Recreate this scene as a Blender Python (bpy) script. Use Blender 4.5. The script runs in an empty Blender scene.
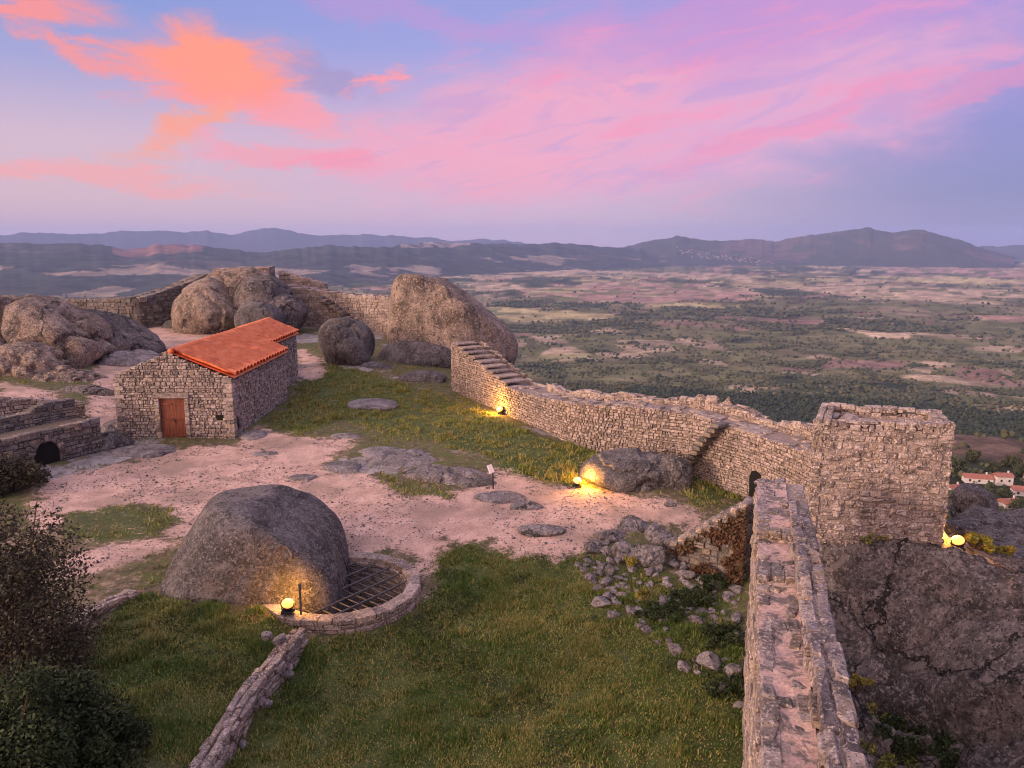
import bpy, bmesh, math, random
import numpy as np
from mathutils import Vector

random.seed(7)
RNG = np.random.default_rng(7)
SC = bpy.context.scene
COL = SC.collection

# ------------------------------------------------------------------ camera
PITCH = math.radians(10.4)
FPX = 773.0
CAM = np.array([0.0, 0.0, 10.0])
cam_d = bpy.data.cameras.new('camera')
cam_d.sensor_width = 36.0
cam_d.lens = 36.0 * FPX / 1024.0
cam_d.clip_start = 0.3
cam_d.clip_end = 200000.0
cam = bpy.data.objects.new('camera', cam_d)
COL.objects.link(cam)
cam.location = CAM
cam.rotation_euler = (math.radians(90) - PITCH, 0, 0)
SC.camera = cam


def s2l(r, g, b):
    def f(c):
        c /= 255.0
        return c / 12.92 if c <= 0.04045 else ((c + 0.055) / 1.055) ** 2.4
    return (f(r), f(g), f(b))


# --------------------------------------------------------- node helper class
class NT:
    def __init__(self, tree):
        self.t = tree
        self.n = tree.nodes
        self.l = tree.links

    def put(self, sock, val):
        if isinstance(val, bpy.types.NodeSocket):
            self.l.new(val, sock)
        elif val is not None:
            if isinstance(val, (tuple, list)) and len(val) == 3 and len(sock.default_value) == 4:
                val = (*val, 1.0)
            sock.default_value = val

    def new(self, typ, **kw):
        nd = self.n.new(typ)
        for k, v in kw.items():
            setattr(nd, k, v)
        return nd

    def math(self, op, a, b=None, c=None, clamp=False):
        nd = self.new('ShaderNodeMath', operation=op, use_clamp=clamp)
        self.put(nd.inputs[0], a)
        if b is not None:
            self.put(nd.inputs[1], b)
        if c is not None:
            self.put(nd.inputs[2], c)
        return nd.outputs[0]

    def vmath(self, op, a, b=None):
        nd = self.new('ShaderNodeVectorMath', operation=op)
        self.put(nd.inputs[0], a)
        if b is not None:
            self.put(nd.inputs[1], b)
        return nd.outputs[0]

    def mix(self, f, a, b, mode='MIX'):
        nd = self.new('ShaderNodeMix', data_type='RGBA', blend_type=mode)
        self.put(nd.inputs[0], f)
        self.put(nd.inputs[6], a)
        self.put(nd.inputs[7], b)
        return nd.outputs[2]

    def step(self, v, lo, hi, a=0.0, b=1.0):
        nd = self.new('ShaderNodeMapRange', interpolation_type='SMOOTHSTEP')
        self.put(nd.inputs[0], v)
        for i, x in enumerate((lo, hi, a, b)):
            self.put(nd.inputs[1 + i], x)
        return nd.outputs[0]

    def lin(self, v, lo, hi, a=0.0, b=1.0):
        nd = self.new('ShaderNodeMapRange')
        self.put(nd.inputs[0], v)
        for i, x in enumerate((lo, hi, a, b)):
            self.put(nd.inputs[1 + i], x)
        return nd.outputs[0]

    def noise(self, vec, scale, detail=4, rough=0.55, dist=0.0, color=False):
        nd = self.new('ShaderNodeTexNoise')
        self.put(nd.inputs['Vector'], vec)
        nd.inputs['Scale'].default_value = scale
        nd.inputs['Detail'].default_value = detail
        nd.inputs['Roughness'].default_value = rough
        nd.inputs['Distortion'].default_value = dist
        return nd.outputs['Color' if color else 'Fac']

    def voro(self, vec, scale, feature='F1', out='Distance', rand=1.0):
        nd = self.new('ShaderNodeTexVoronoi', feature=feature)
        self.put(nd.inputs['Vector'], vec)
        nd.inputs['Scale'].default_value = scale
        nd.inputs['Randomness'].default_value = rand
        return nd.outputs[out]

    def ramp(self, v, stops):
        nd = self.new('ShaderNodeValToRGB')
        self.put(nd.inputs[0], v)
        cr = nd.color_ramp
        while len(cr.elements) < len(stops):
            cr.elements.new(0.5)
        for e, (p, c) in zip(cr.elements, stops):
            e.position = p
            e.color = (*c, 1.0)
        return nd.outputs[0]


# -------------------------------------------------------------- world / sky
SUN_AZ = math.radians(-122)    # clockwise from +Y (view direction): behind, to the left
SUN_EL = math.radians(11)
world = bpy.data.worlds.new('World')
SC.world = world
world.use_nodes = True
N = NT(world.node_tree)
N.n.clear()


def azel(px, py):
    x, y = (px - 512) / FPX, (384 - py) / FPX
    c, s = math.cos(PITCH), math.sin(PITCH)
    d = Vector((x, c + y * s, -s + y * c)).normalized()
    return math.degrees(math.atan2(d.x, d.y)), math.degrees(math.asin(d.z))


tc = N.new('ShaderNodeTexCoord').outputs['Generated']
sep = N.new('ShaderNodeSeparateXYZ')
N.put(sep.inputs[0], tc)
az = N.math('MULTIPLY', N.math('ARCTAN2', sep.outputs[0], sep.outputs[1]), 57.29578)
el = N.math('MULTIPLY', N.math('ARCSINE', sep.outputs[2]), 57.29578)
sky = N.new('ShaderNodeTexSky', sky_type='NISHITA', sun_disc=False)
sky.sun_elevation = SUN_EL
sky.sun_rotation = SUN_AZ
sky.altitude = 700
# open sky: peach to blue on the left, slate violet on the right
elr = N.lin(el, -2, 30)


def E(e):
    return (e + 2) / 32


left = N.ramp(elr, [(E(-1), s2l(206, 172, 188)), (E(2.5), s2l(216, 178, 188)), (E(6.5), s2l(210, 178, 196)),
                    (E(11), s2l(160, 158, 206)), (E(14.5), s2l(132, 148, 208)), (E(28), s2l(126, 140, 205))])
mid = N.ramp(elr, [(E(-1), s2l(214, 182, 198)), (E(3), s2l(210, 176, 200)), (E(7), s2l(208, 170, 200)),
                   (E(13), s2l(152, 154, 214)), (E(28), s2l(130, 134, 205))])
right = N.ramp(elr, [(E(-1), s2l(142, 132, 178)), (E(3), s2l(118, 116, 174)), (E(9), s2l(138, 130, 198)),
                     (E(14), s2l(140, 132, 206)), (E(28), s2l(132, 128, 200))])
base = N.mix(N.step(az, -30, -2), left, mid)
base = N.mix(N.step(az, 2, 33), base, right)
# cloud coordinates warped by noise
p3 = N.new('ShaderNodeCombineXYZ')
N.put(p3.inputs[0], N.math('MULTIPLY', az, 0.02))
N.put(p3.inputs[1], N.math('MULTIPLY', el, 0.055))
wisp = N.noise(p3.outputs[0], 9.0, 9, 0.66, 1.2)
warp = N.new('ShaderNodeSeparateColor')
N.put(warp.inputs[0], N.noise(p3.outputs[0], 7.5, 8, 0.62, 0.5, color=True))
wu = N.math('MULTIPLY_ADD', N.math('SUBTRACT', warp.outputs[0], 0.5), 12.0, az)
wv = N.math('MULTIPLY_ADD', N.math('SUBTRACT', warp.outputs[1], 0.5), 5.0, el)


def blob(px, py, sx, sy, rot, lo=0.25, hi=0.75, k=1.25):
    """soft streak of cloud; size in photo pixels, turned into degrees of sky"""
    a0, e0 = azel(px, py)
    su, sv = sx * 0.0655, sy * 0.07
    du = N.math('SUBTRACT', wu, a0)
    dv = N.math('SUBTRACT', wv, e0)
    c, s = math.cos(math.radians(rot)), math.sin(math.radians(rot))
    a = N.math('ADD', N.math('MULTIPLY', du, c / su), N.math('MULTIPLY', dv, s / su))
    b = N.math('ADD', N.math('MULTIPLY', du, -s / sv), N.math('MULTIPLY', dv, c / sv))
    d2 = N.math('ADD', N.math('MULTIPLY', a, a), N.math('MULTIPLY', b, b))
    g = N.math('POWER', 2.71828, N.math('MULTIPLY', d2, -1.0))
    g = N.math('MULTIPLY', g, N.math('MULTIPLY_ADD', wisp, k, 1.0 - 0.5 * k))
    return N.step(g, lo, hi)


PINK = s2l(226, 158, 194)
ROSE = s2l(242, 160, 184)
MAUVE = s2l(196, 138, 200)
CORAL = s2l(255, 140, 124)
ORANGE = s2l(255, 152, 112)
STREAK = True
clouds = [
    # px, py, sx, sy, rot, colour, strength, lo, hi
    (690, 110, 300, 78, 9, PINK, 0.92, 0.12, 0.75),
    (760, 20, 260, 46, 6, MAUVE, 0.8, 0.15, 0.8),
    (520, 130, 190, 70, 14, ROSE, 0.55, 0.15, 0.85),
    (450, 165, 170, 40, -6, ROSE, 0.6, 0.2, 0.85),
    (800, 122, 170, 15, 17, s2l(232, 136, 178), 0.75, 0.2, 0.8),
    (980, 88, 90, 12, 10, s2l(214, 130, 178), 0.7, 0.2, 0.8),
    (600, 88, 160, 10, 8, ROSE, 0.5, 0.25, 0.85),
    (420, 20, 160, 16, -8, MAUVE, 0.45, 0.25, 0.9),
    (90, 172, 170, 13, -5, s2l(248, 160, 158), 0.75, 0.2, 0.85),
    (280, 152, 120, 14, -4, s2l(244, 152, 168), 0.8, 0.25, 0.8),
    (330, 158, 60, 8, 6, s2l(246, 142, 168), 0.8, 0.25, 0.8),
    (250, 100, 130, 20, -8, s2l(252, 150, 158), 0.85, 0.25, 0.75),
    (325, 76, 56, 14, -6, s2l(160, 140, 188), 0.7, 0.15, 0.9),
    (212, 72, 88, 31, -5, CORAL, 0.97, 0.12, 0.8),
    (205, 64, 70, 26, 0, ORANGE, 0.65, 0.05, 1.05),
    (185, 126, 60, 15, 30, ORANGE, 0.8, 0.05, 0.95),
    (84, 54, 58, 10, -20, CORAL, 0.75, 0.06, 0.95),
    (14, 2, 60, 12, -3, CORAL, 0.85, 0.06, 0.95),
    (374, 76, 26, 10, 18, s2l(255, 146, 150), 0.8, 0.12, 0.85),
]
c_ = base
for (px, py, sx, sy, rot, colr, k, lo, hi) in clouds:
    m = N.math('MULTIPLY', blob(px, py, sx, sy, rot, lo, hi), k)
    c_ = N.mix(m, c_, colr)
# long thin streaks running through the pink sheet
ps = N.new('ShaderNodeCombineXYZ')
N.put(ps.inputs[0], N.math('ADD', N.math('MULTIPLY', az, 0.022), N.math('MULTIPLY', el, 0.008)))
N.put(ps.inputs[1], N.math('SUBTRACT', N.math('MULTIPLY', el, 0.11), N.math('MULTIPLY', az, 0.026)))
st_ = N.noise(ps.outputs[0], 5.0, 8, 0.62, 0.8)
sheet = blob(650, 110, 330, 95, 9, 0.1, 0.8, 0.6)
c_ = N.mix(N.math('MULTIPLY', N.math('MULTIPLY', N.step(st_, .50, .68), sheet), .75), c_, s2l(242, 142, 176))
c_ = N.mix(N.math('MULTIPLY', N.math('MULTIPLY', N.step(st_, .50, .34), sheet), .55), c_, s2l(182, 146, 204))
# the sunset side of the sky, behind the camera
sd = Vector((math.sin(SUN_AZ) * math.cos(SUN_EL), math.cos(SUN_AZ) * math.cos(SUN_EL), math.sin(SUN_EL)))
dot = N.new('ShaderNodeVectorMath', operation='DOT_PRODUCT')
N.put(dot.inputs[0], tc)
dot.inputs[1].default_value = sd
glow = N.step(dot.outputs['Value'], 0.15, 1.0)
c_ = N.mix(glow, c_, (3.3, 2.1, 1.65))
zen = N.step(el, 18, 50)
c_ = N.mix(N.math('MULTIPLY', zen, 0.75), c_, (1.0, 0.86, 1.08))
bg1 = N.new('ShaderNodeBackground')
N.put(bg1.inputs[0], sky.outputs[0])
bg1.inputs[1].default_value = 0.015
bg2 = N.new('ShaderNodeBackground')
N.put(bg2.inputs[0], c_)
bg2.inputs[1].default_value = 1.0
add = N.new('ShaderNodeAddShader')
N.put(add.inputs[0], bg1.outputs[0])
N.put(add.inputs[1], bg2.outputs[0])
wo = N.new('ShaderNodeOutputWorld')
N.put(wo.inputs[0], add.outputs[0])
world.cycles.sampling_method = 'MANUAL'
world.cycles.sample_map_resolution = 512

sun_d = bpy.data.lights.new('sun', 'SUN')
sun_d.energy = 3.0
sun_d.angle = math.radians(10)
sun_d.color = (1.0, 0.70, 0.54)
sun = bpy.data.objects.new('sun', sun_d)
COL.objects.link(sun)
sun.rotation_euler = sd.to_track_quat('Z', 'Y').to_euler()
sun.location = (-30, -20, 40)

SC.view_settings.view_transform = 'Standard'
SC.view_settings.look = 'None'
SC.view_settings.exposure = 0.08
SC.view_settings.gamma = 1.0
SC.view_settings.use_curve_mapping = False
SC.render.engine = 'CYCLES'
SC.cycles.use_denoising = True
SC.cycles.pixel_filter_type = 'BLACKMAN_HARRIS'
SC.cycles.filter_width = 1.05
SC.cycles.max_bounces = 5
SC.cycles.diffuse_bounces = 3
SC.cycles.glossy_bounces = 2
SC.cycles.volume_bounces = 0
SC.cycles.sample_clamp_indirect = 6.0


# ------------------------------------------------------- numpy noise and maths
def _h(ix, iy, iz, seed):
    n = (ix.astype(np.int64) * 374761393 + iy.astype(np.int64) * 668265263 + iz.astype(np.int64) * 2147483647 + seed * 144665) & 0xFFFFFFFF
    n = ((n ^ (n >> 13)) * 1274126177) & 0xFFFFFFFF
    n = ((n ^ (n >> 16)) * 2246822519) & 0xFFFFFFFF
    return ((n ^ (n >> 15)) & 0xFFFFFF) / float(0xFFFFFF)


def vnoise(p, seed=0):
    p = np.asarray(p, float)
    i = np.floor(p)
    f = p - i
    f = f * f * f * (f * (f * 6 - 15) + 10)
    ix, iy, iz = i[:, 0], i[:, 1], i[:, 2]
    r = 0
    for dx in (0, 1):
        for dy in (0, 1):
            for dz in (0, 1):
                w = (f[:, 0] if dx else 1 - f[:, 0]) * (f[:, 1] if dy else 1 - f[:, 1]) * (f[:, 2] if dz else 1 - f[:, 2])
                r = r + w * _h(ix + dx, iy + dy, iz + dz, seed)
    return r


def fbm(p, freq=1.0, octv=4, seed=0, gain=0.5):
    p = np.asarray(p, float) * freq
    a, t, s = 1.0, 0.0, 0.0
    for o in range(octv):
        t = t + a * (vnoise(p, seed + o * 17) - 0.5)
        s += a
        a *= gain
        p = p * 2.03 + 11.7
    return t / s * 2.0      # about -1..1


def xyz(x, y, z=0.0):
    x = np.asarray(x, float)
    return np.stack([x, np.broadcast_to(y, x.shape), np.broadcast_to(z, x.shape)], -1).reshape(-1, 3)


def sstep(x, a, b):
    t = np.clip((x - a) / (b - a), 0, 1)
    return t * t * (3 - 2 * t)


def W(px, py, z):
    """point of the place that the photo shows at px, py, at height z"""
    x, y = (px - 512) / FPX, (384 - py) / FPX
    c, s = math.cos(PITCH), math.sin(PITCH)
    d = np.array([x, c + y * s, -s + y * c])
    t = (z - CAM[2]) / d[2]
    return CAM + d * t


def DY(px, py, Y):
    x, y = (px - 512) / FPX, (384 - py) / FPX
    c, s = math.cos(PITCH), math.sin(PITCH)
    d = np.array([x, c + y * s, -s + y * c])
    return CAM + d * (Y / d[1])


# survey of the castle yard: photo position and estimated height
SURV = [(180, 445, .8), (237, 442, .8), (296, 388, 1.0), (60, 480, .6), (110, 445, .8), (150, 468, .6),
        (60, 398, 1.7), (20, 392, 1.9), (110, 395, 1.4), (150, 350, 2.2), (140, 333, 2.4), (190, 326, 2.5), (300, 345, 2.0),
        (330, 370, 1.6), (300, 420, 1.0), (400, 415, .9), (440, 402, 1.0), (480, 402, 1.0), (520, 425, .9),
        (580, 450, .7), (690, 475, .3), (740, 500, -.1), (350, 460, .6), (450, 480, .4), (560, 470, .5),
        (620, 500, .2), (560, 520, .1), (680, 520, .05), (500, 500, .25), (400, 520, .15), (300, 490, .35),
        (100, 520, .35), (60, 570, .25), (150, 590, .1), (230, 612, .0), (400, 545, -.1), (440, 560, -.25), (360, 637, -.5), (325, 642, -.5), (405, 618, -.48), (700, 585, -.75), (735, 585, -.85), (735, 620, -.9), (480, 545, -.1), (560, 545, -.1),
        (640, 545, -.15), (450, 600, -.65), (600, 620, -.75), (700, 620, -.8), (740, 740, -1.1), (500, 700, -1.1),
        (400, 768, -1.2), (330, 660, -.62), (285, 700, -.75), (260, 745, -.8), (600, 768, -1.2), (150, 640, .05), (225, 640, -.1),
        (195, 690, -.2), (120, 768, -.15), (30, 700, .1), (60, 640, .2), (420, 375, 1.4), (360, 350, 1.9), (300, 325, 2.3)]
PT = [W(*s) for s in SURV]
PT += [np.array(p, float) for p in [(0, 2, -1.3), (-12, 2, -.1), (4, 2, -1.3), (-22, 20, .5), (-30, 35, 1.5), (-45, 70, 3.0), (-55, 50, 3.5),
                                    (-20, 88, 2.0), (-35, 90, 2.5), (-8, 75, 1.5), (6, 12, -1.8), (9, 12, -1.8), (8, 17, -1.4), (12, 24, 1.2),
                                    (8.5, 20, .6), (14, 20, .6), (15, 25, .2), (10, 27, -.2), (4, 44, -.2), (12, 34, -1.5), (-6, 60, 1.0)]]
PT = np.array(PT)


def tps_fit(P, reg=0.02):
    n = len(P)
    d = np.linalg.norm(P[:, None, :2] - P[None, :, :2], axis=-1)
    K = np.where(d > 0, d * d * np.log(np.maximum(d, 1e-9)), 0) + np.eye(n) * reg * n
    A = np.zeros((n + 3, n + 3))
    A[:n, :n] = K
    Q = np.c_[np.ones(n), P[:, :2]]
    A[:n, n:] = Q
    A[n:, :n] = Q.T
    return np.linalg.solve(A, np.r_[P[:, 2], 0, 0, 0])


def tps_eval(P, wts, x, y):
    x = np.atleast_1d(np.asarray(x, float))
    y = np.atleast_1d(np.asarray(y, float))
    out = wts[-3] + wts[-2] * x + wts[-1] * y
    for i in range(len(P)):
        d2 = (x - P[i, 0]) ** 2 + (y - P[i, 1]) ** 2
        out = out + wts[i] * 0.5 * d2 * np.log(np.maximum(d2, 1e-12))
    return out


WT = tps_fit(PT)


def poly_in(poly, x, y):
    poly = np.asarray(poly)
    ins = np.zeros(x.shape, bool)
    j = len(poly) - 1
    for i in range(len(poly)):
        xi, yi = poly[i][:2]
        xj, yj = poly[j][:2]
        c = ((yi > y) != (yj > y)) & (x < (xj - xi) * (y - yi) / (yj - yi + 1e-12) + xi)
        ins ^= c
        j = i
    return ins


def poly_sd(poly, x, y):
    """signed distance, negative inside"""
    poly = np.asarray(poly)
    d = np.full(x.shape, 1e18)
    for i in range(len(poly)):
        a, b = poly[i - 1][:2], poly[i][:2]
        ab = b - a
        t = np.clip(((x - a[0]) * ab[0] + (y - a[1]) * ab[1]) / (ab @ ab + 1e-12), 0, 1)
        d = np.minimum(d, (x - a[0] - t * ab[0]) ** 2 + (y - a[1] - t * ab[1]) ** 2)
    d = np.sqrt(d)
    return np.where(poly_in(poly, x, y), -d, d)


CASTLE = np.array([(-14, 0), (16, 0), (19, 14), (17, 24), (13.5, 27), (11.5, 32), (6, 38.5), (1, 44), (0, 52), (-1, 62), (-8, 76), (-20, 84),
                   (-34, 80), (-48, 72), (-62, 60), (-50, 30), (-30, 12)], float)
WELL = np.array([-5.1, 21.7])
WELL_R = 2.35
TERR_A, TERR_B = W(287, 636, .05)[:2], W(192, 768, .05)[:2]      # line of the small retaining wall


def gz0(x, y):
    x = np.atleast_1d(np.asarray(x, float))
    y = np.atleast_1d(np.asarray(y, float))
    z = np.clip(tps_eval(PT, WT, x, y), -2.0, 4.0)
    sd_ = poly_sd(CASTLE, x, y)
    z = z - 1.15 * np.maximum(sd_, 0) - 0.4 * np.maximum(sd_ + 1.0, 0)
    # gully on the outer side of the walkway wall
    wx = (x - 2.88) * .9566 - (y - 8.0) * .2914
    z = z - 3.4 * sstep(wx, .75, 1.15) * sstep(-y, -24.5, -20.5) * sstep(x, 3.2, 4.2)
    return z


def gz(x, y):
    x = np.atleast_1d(np.asarray(x, float))
    y = np.atleast_1d(np.asarray(y, float))
    z = gz0(x, y)
    # sharpen the step of the grass terrace along its retaining wall
    ab = TERR_B - TERR_A
    L = np.linalg.norm(ab)
    u = ((x - TERR_A[0]) * ab[0] + (y - TERR_A[1]) * ab[1]) / (L * L)
    side = ((x - TERR_A[0]) * ab[1] - (y - TERR_A[1]) * ab[0]) / L     # + on one side
    near = sstep(u, -.12, .02) * sstep(-u, -1.6, -1.35)
    left_side = -side
    z = z + near * np.exp(-(side / 1.6) ** 2) * np.where(left_side > 0, 1, -1) * 0.18 * sstep(np.abs(side), 0, .25) * SGN
    r = np.hypot(x - WELL[0], y - WELL[1])
    z = z - 1.6 * (1 - sstep(r, WELL_R - .42, WELL_R - .2))
    return z


_t = (TERR_A + TERR_B) / 2
_c = W(150, 690, 0)[:2]
SGN = 1
_ab = TERR_B - TERR_A
if -((_c[0] - TERR_A[0]) * _ab[1] - (_c[1] - TERR_A[1]) * _ab[0]) < 0:
    SGN = -1


def gzs(x, y):
    return float(gz(x, y)[0])


def G(px, py, dz=0.0):
    """ground point seen at px, py"""
    z = 0.0
    for _ in range(14):
        p = W(px, py, z)
        z = 0.5 * z + 0.5 * float(gz0(p[0], p[1])[0])
    p = W(px, py, z)
    return np.array([p[0], p[1], z + dz])


# ------------------------------------------------------------ mesh building
class MB:
    def __init__(self):
        self.v, self.q, self.t, self.qm, self.tm, self.n = [], [], [], [], [], 0

    def add(self, v, quads=None, tris=None, mat=0):
        v = np.asarray(v, float).reshape(-1, 3)
        if quads is not None and len(quads):
            q = np.asarray(quads, np.int64).reshape(-1, 4) + self.n
            self.q.append(q)
            self.qm.append(np.full(len(q), mat))
        if tris is not None and len(tris):
            t = np.asarray(tris, np.int64).reshape(-1, 3) + self.n
            self.t.append(t)
            self.tm.append(np.full(len(t), mat))
        self.v.append(v)
        self.n += len(v)

    def box(self, c, h, rz=0.0, mat=0, tilt=None):
        c = np.asarray(c, float)
        h = np.asarray(h, float)
        s = np.array([(x, y, z) for x in (-1, 1) for y in (-1, 1) for z in (-1, 1)], float) * h
        if tilt:
            ct, st = math.cos(tilt), math.sin(tilt)
            s = np.c_[s[:, 0], s[:, 1] * ct - s[:, 2] * st, s[:, 1] * st + s[:, 2] * ct]
        cr, sr = math.cos(rz), math.sin(rz)
        s = np.c_[s[:, 0] * cr - s[:, 1] * sr, s[:, 0] * sr + s[:, 1] * cr, s[:, 2]]
        self.add(s + c, [(0, 1, 3, 2), (4, 6, 7, 5), (0, 4, 5, 1), (2, 3, 7, 6), (0, 2, 6, 4), (1, 5, 7, 3)], mat=mat)

    def tube(self, pts, rad, n=8, mat=0, cap=True):
        pts = [np.asarray(p, float) for p in pts]
        rad = rad if isinstance(rad, (list, tuple)) else [rad] * len(pts)
        rings = []
        for i, p in enumerate(pts):
            d = pts[min(i + 1, len(pts) - 1)] - pts[max(i - 1, 0)]
            d = d / (np.linalg.norm(d) + 1e-9)
            a = np.cross(d, (0, 0, 1)) if abs(d[2]) < .9 else np.cross(d, (1, 0, 0))
            a /= np.linalg.norm(a)
            b = np.cross(d, a)
            th = np.linspace(0, 2 * math.pi, n, endpoint=False)
            rings.append(p + rad[i] * (np.cos(th)[:, None] * a + np.sin(th)[:, None] * b))
        v = np.concatenate(rings)
        q = [(i * n + k, i * n + (k + 1) % n, (i + 1) * n + (k + 1) % n, (i + 1) * n + k) for i in range(len(pts) - 1) for k in range(n)]
        t = []
        if cap:
            v = np.r_[v, [pts[0]], [pts[-1]]]
            m = len(pts) * n
            t = [(m, (k + 1) % n, k) for k in range(n)] + [(m + 1, m - n + k, m - n + (k + 1) % n) for k in range(n)]
        self.add(v, q, t, mat=mat)

    def build(self, name, mats, parent=None, smooth=False, attr=None):
        me = bpy.data.meshes.new(name)
        V = np.concatenate(self.v)
        Q = np.concatenate(self.q) if self.q else np.zeros((0, 4), np.int64)
        T = np.concatenate(self.t) if self.t else np.zeros((0, 3), np.int64)
        me.vertices.add(len(V))
        me.vertices.foreach_set('co', V.astype(np.float32).ravel())
        me.loops.add(Q.size + T.size)
        me.loops.foreach_set('vertex_index', np.r_[Q.ravel(), T.ravel()].astype(np.int32))
        me.polygons.add(len(Q) + len(T))
        st = np.r_[np.arange(len(Q)) * 4, Q.size + np.arange(len(T)) * 3].astype(np.int32)
        me.polygons.foreach_set('loop_start', st)
        mi = np.concatenate(self.qm + self.tm) if (self.qm or self.tm) else np.zeros(0)
        me.polygons.foreach_set('material_index', mi.astype(np.int32))
        me.polygons.foreach_set('use_smooth', np.full(len(Q) + len(T), bool(smooth)))
        if attr is not None:
            for nm, arr in attr.items():
                a = me.attributes.new(nm, 'FLOAT_COLOR', 'POINT')
                arr = np.asarray(arr, np.float32)
                if arr.shape[1] == 3:
                    arr = np.c_[arr, np.ones(len(arr), np.float32)]
                a.data.foreach_set('color', arr.ravel())
        me.update(calc_edges=True)
        me.validate()
        for m in (mats if isinstance(mats, (list, tuple)) else [mats]):
            me.materials.append(m)
        o = bpy.data.objects.new(name, me)
        COL.objects.link(o)
        if parent is not None:
            o.parent = parent
            o.matrix_parent_inverse = parent.matrix_basis.inverted()
        return o


def empty(name, loc=(0, 0, 0)):
    o = bpy.data.objects.new(name, None)
    COL.objects.link(o)
    o.location = [float(a) for a in loc]
    o.empty_display_size = 0.3
    return o


def tag(o, label=None, cat=None, group=None, kind=None):
    if label:
        o['label'] = label
    if cat:
        o['category'] = cat
    if group:
        o['group'] = group
    if kind:
        o['kind'] = kind
    return o


# chamfered stones ---------------------------------------------------------
_CS = np.array([(x, y, z) for x in (-1, 1) for y in (-1, 1) for z in (-1, 1)], float)


def _stone_topo():
    idx = lambda c, k: c * 3 + k
    ci = {tuple(s): i for i, s in enumerate(_CS.astype(int))}
    Q, T = [], []
    cen = []
    for k in range(3):
        for s in (-1, 1):
            o = [a for a in range(3) if a != k]
            ring = []
            for (a, b) in ((-1, -1), (1, -1), (1, 1), (-1, 1)):
                c = [0, 0, 0]
                c[k], c[o[0]], c[o[1]] = s, a, b
                ring.append(idx(ci[tuple(c)], k))
            Q.append(ring)
            n = [0, 0, 0]
            n[k] = s
            cen.append(n)
    for e in range(3):
        o = [a for a in range(3) if a != e]
        for a in (-1, 1):
            for b in (-1, 1):
                c0, c1 = [0, 0, 0], [0, 0, 0]
                c0[e], c1[e] = -1, 1
                for c in (c0, c1):
                    c[o[0]], c[o[1]] = a, b
                i0, i1 = ci[tuple(c0)], ci[tuple(c1)]
                Q.append([idx(i0, o[0]), idx(i1, o[0]), idx(i1, o[1]), idx(i0, o[1])])
                n = [0, 0, 0]
                n[o[0]], n[o[1]] = a, b
                cen.append(n)
    for s in _CS.astype(int):
        i = ci[tuple(s)]
        T.append([idx(i, 0), idx(i, 1), idx(i, 2)])
        cen.append(list(s))
    P = np.zeros((24, 3))
    for i, s in enumerate(_CS):
        for k in range(3):
            h = np.array([.7, .7, .7])
            h[k] = 1
            P[i * 3 + k] = s * h

    def fix(f, n):
        a, b, c = P[f[0]], P[f[1]], P[f[2]]
        return f if np.dot(np.cross(b - a, c - a), n) > 0 else f[::-1]
    allf = Q + T
    fx = [fix(f, np.array(n, float)) for f, n in zip(allf, cen)]
    return np.array(fx[:len(Q)]), np.array(fx[len(Q):])


_SQ, _ST = _stone_topo()


def put_stones(mb, C, A, H, bev=0.22, jit=0.10, mat=0, rng=RNG):
    """C centres (n,3); A axes (n,3,3) rows u,v,w; H half sizes (n,3)"""
    C, A, H = np.asarray(C, float), np.asarray(A, float), np.asarray(H, float)
    n = len(C)
    if not n:
        return
    hm = H.min(axis=1)
    c = hm * bev * rng.uniform(.6, 1.5, n)
    L = np.zeros((n, 24, 3))
    for i, s in enumerate(_CS):
        for k in range(3):
            h = H - c[:, None]
            h[:, k] = H[:, k]
            L[:, i * 3 + k] = s * h
    # corner jitter shared by the three vertices of a corner keeps the faces tidy
    J = rng.normal(0, jit, (n, 8, 3)) * np.minimum(H, hm[:, None] * 2)[:, None, :]
    L += np.repeat(J, 3, axis=1)
    V = np.einsum('nvk,nkd->nvd', L, A) + C[:, None, :]
    off = (np.arange(n) * 24)[:, None, None]
    mb.add(V.reshape(-1, 3), (_SQ[None] + off).reshape(-1, 4), (_ST[None] + off).reshape(-1, 3), mat=mat)


class Path:
    def __init__(self, pts, smooth=0):
        p = np.asarray(pts, float)[:, :2]
        self.p = p
        d = np.linalg.norm(np.diff(p, axis=0), axis=1)
        self.s = np.r_[0, np.cumsum(d)]
        self.L = self.s[-1]

    def at(self, s):
        return np.array([np.interp(s, self.s, self.p[:, 0]), np.interp(s, self.s, self.p[:, 1])])

    def frame(self, s, w=0.25):
        a, b = self.at(max(0, s - w)), self.at(min(self.L, s + w))
        t = (b - a) / (np.linalg.norm(b - a) + 1e-9)
        return t, np.array([t[1], -t[0]])        # tangent, right-hand normal


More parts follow.
